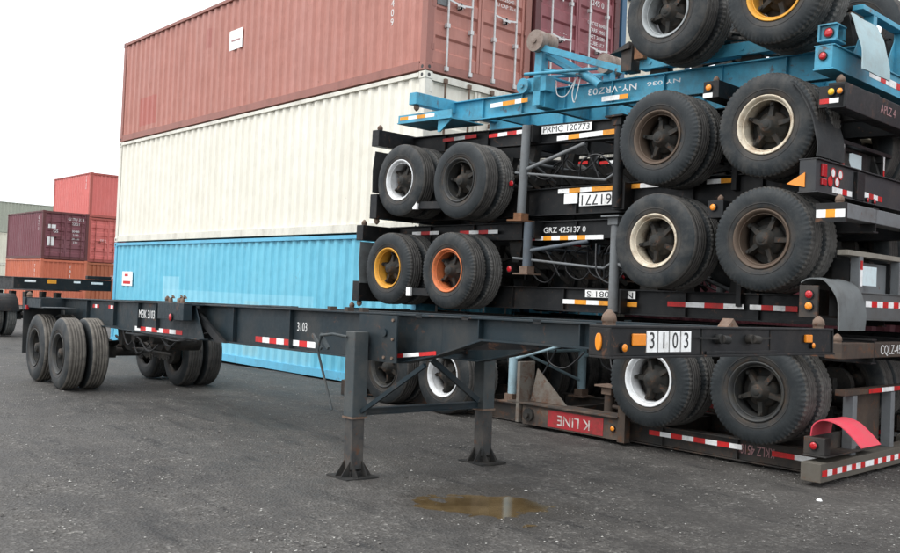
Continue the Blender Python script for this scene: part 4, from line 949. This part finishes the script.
# markers on the ribs between the wheels
for k, x, z in (('C', -5.1, 2.60), ('B', -5.2, 3.86)):
    t, X, Z = SC[k]; mb = MB(); mb.box(X(x)-.09, X(x)+.09, .10, .66, Z(x, z)-.09, Z(x, z)+.09); mb.box(X(x)-.03, X(x)+.03, .62, .72, min(0, Z(x, z)), max(0, Z(x, z))); br = put('lamp_bracket', mb, t, BLK, bevel=.004)
    lamp(t, X(x)-.02, .10, Z(x, z)+.02, .035, LAMPA); twistlock(t, X(x), .2, Z(x, z)+.09, 1, RUSTY, .6)
    if k == 'B': tape(t, (X(x)-.09, .099, Z(x, z)-.06), (X(x)+.02, .099, Z(x, z)-.06), .05, 'W', W9)
# mudflaps behind the left wheels
t, X, Z = SC['E']; flap(t, [(X(-10.70), Z(-10.8, 3.68)), (X(-10.74), Z(-10.8, 3.4)), (X(-10.72), Z(-10.8, 3.07))], .0, .60, FLAPB, .012, None, .006)
t, X, Z = SC['F']; flap(t, [(X(-10.98), Z(0, 2.34)), (X(-11.0), Z(0, 2.0)), (X(-10.96), Z(0, 1.72))], .0, .60, FLAPG, .012, None, .006)
for k in 'EF':
    t, X, Z = SC[k]; x = -9.75 if k == 'E' else -9.85; z = 2.84 if k == 'E' else 1.62
    mb = MB(); mb.box(X(x)-.04, X(x)+.04, .02, .06, Z(x, z)-.06, Z(x, z)+.06); put('reflector', mb, t, TWHITE); mb = MB(); mb.box(X(x)-.06, X(x)+.5, .06, .3, Z(x, z)-.05, Z(x, z)+.05); put('lamp_bracket', mb, t, BLK)
# hoses hanging among the frames
random.seed(3)
for key, zc in (('E', 3.55), ('F', 2.3), ('B', 3.1), ('C', 1.85), ('G', 1.0)):
    t, X, Z = SC[key]
    for k in range(5):
        x = -8.3+k*.45+random.uniform(-.1, .1); y = random.uniform(.55, 1.2); d = random.uniform(.25, .5)
        s = -1 if key in 'EFG' else 1
        hose(t, [(X(x), y, Z(x, zc)), (X(x+.1), y-.08, Z(x, zc+s*d*.8)), (X(x+.35), y-.05, Z(x, zc+s*d)), (X(x+.6), y, Z(x, zc+s*.05))], .012)
for key in 'EF':
    t, X, Z = SC[key]; z = 3.25 if key == 'E' else 2.12
    lamp(t, X(-8.3), .45, Z(-8.3, z-.15), .04, LAMPR); mb = MB(); mb.tube([(X(-8.3), .5, Z(-8.3, z)), (X(-6.9), .62, Z(-8.3, z-.12)), (X(-6.6), .62, Z(-8.3, z+.05))], .018, 6); put('pull_rod', mb, t, GREYP)
    mb = MB()
    for i in range(6):
        x = -8.6+i*.32; mb.bar((X(x), .9, Z(x, z+.1)), (X(x+.28), 1.3, Z(x, z-.3)), .04, .05)
    mb.box(X(-8.5), X(-6.5), 1.15, 1.25, Z(-7.5, z)-.12, Z(-7.5, z)+.08); put('sub_frame', mb, t, UNDER)

# ------------------------------------------------------------------ added rear pile, keeps bright sky out of the gaps in the first
def copy_tree(o, parent=None):
    c = o.copy(); COL.objects.link(c); c.parent = parent
    for ch in list(o.children): copy_tree(ch, c)
    return c
for key, lb in (('D', 'upside down chassis at the bottom of the added rear pile'), ('G', 'lowest upright chassis of the added rear pile, wheels on the ground'), ('C', 'second upside down chassis of the added rear pile, blocking sky between the front wheels'),
                ('F', 'middle upright chassis of the added rear pile'), ('B', 'third upside down chassis of the added rear pile'), ('E', 'top upright black chassis of the added rear pile')):
    c = copy_tree(SC[key][0]); c['label'] = lb; c['group'] = 'added pile of short chassis blocking sky close behind the first'
    c.location = c.location+Vector((-.25, 2.78, 0))
# ------------------------------------------------------------------ puddle
def puddle():
    m, nt, b = base_mat('muddy_water')
    n = noise(nt, 3, 4, .6); lk(nt, mix(nt, ramp(nt, n, .35, .65), (.060, .040, .018), (.125, .088, .044)), b.inputs['Base Color'])
    b.inputs['Roughness'].default_value = .08; b.inputs['IOR'].default_value = 1.33
    mb = MB(); N = 60; cx, cy = PC; ctr = [(cx, cy, -.031)]
    vs = list(ctr)
    for k in range(N):
        a = 2*pi*k/N; r = 1.2
        vs.append((cx+r*cos(a)*.62, cy+r*sin(a)*.62, -.031))
    mb.add(vs, [(0, 1+k, 1+(k+1) % N) for k in range(N)])
    o = put('puddle', mb, None, m, kind='structure'); return o
puddle()
# ------------------------------------------------------------------ loose stones
def stones():
    mb = MB(); random.seed(11)
    ico = [(0, 0, 1), (.9, 0, .3), (.28, .85, .3), (-.72, .53, .3), (-.72, -.53, .3), (.28, -.85, .3)]
    fs = [(0, 1, 2), (0, 2, 3), (0, 3, 4), (0, 4, 5), (0, 5, 1)]
    cnt = 0
    Fh = Vector((-sin(YAW), cos(YAW))); Rh = Vector((cos(YAW), sin(YAW)))
    while cnt < 34000:
        d = 3.2+random.random()**1.3*16; l = random.uniform(-.6, .6)*d
        p = Fh*d+Rh*l
        if mn.noise(Vector((p.x*.6, p.y*1.1, 5)))+.5*mn.noise(Vector((p.x*2, p.y*3, 5))) < random.uniform(-.35, .75): continue
        dd = math.hypot((p.x+5.05)/.9, (p.y-5)/.7)
        if dd < .55: continue
        s = (.0035+.0085*random.random()**2.2)*(1+.9*(random.random() < .05))
        h = relief(p.x, p.y)+s*.25
        a = random.random()*6; ca, sa = cos(a)*s, sin(a)*s; fz = random.uniform(.4, .8)*s
        mb.add([(p.x+x*ca-y*sa*.8, p.y+x*sa+y*ca*.8, h-.002+z*fz) for x, y, z in ico], fs, 0 if random.random() < .45 else (1 if random.random() < .8 else 2)); cnt += 1
    put('gravel', mb, None, [plain('stone_dark', (.065, .060, .054), .9), plain('stone_grey', (.16, .15, .135), .9), plain('stone_pale', (.38, .37, .34), .9)], kind='stuff')
stones()
def chip(x, y, s, label, pts=7):
    mb = MB(); poly = [(s*cos(2*pi*k/pts)*random.uniform(.7, 1.1), s*.7*sin(2*pi*k/pts)*random.uniform(.7, 1.1)) for k in range(pts)]
    top = [(a*.6, b*.6) for a, b in poly]
    vs = [(a, b, 0) for a, b in poly]+[(a, b, s*.45) for a, b in top]; n = pts
    mb.add(vs, [tuple(range(n)), tuple(range(n, 2*n))]+[(i, (i+1) % n, n+(i+1) % n, n+i) for i in range(n)])
    o = put('litter_scrap', mb, None, plain('white_scrap', (.75, .75, .73), .6), loc=(x, y, -.012)); o['label'] = label; o['category'] = 'litter'
chip(-3.55, 7.55, .035, 'white scrap on the ground in front of the lowest tail bar')
chip(-3.05, 8.3, .03, 'pale scrap lying under the red and white striped tail bar')
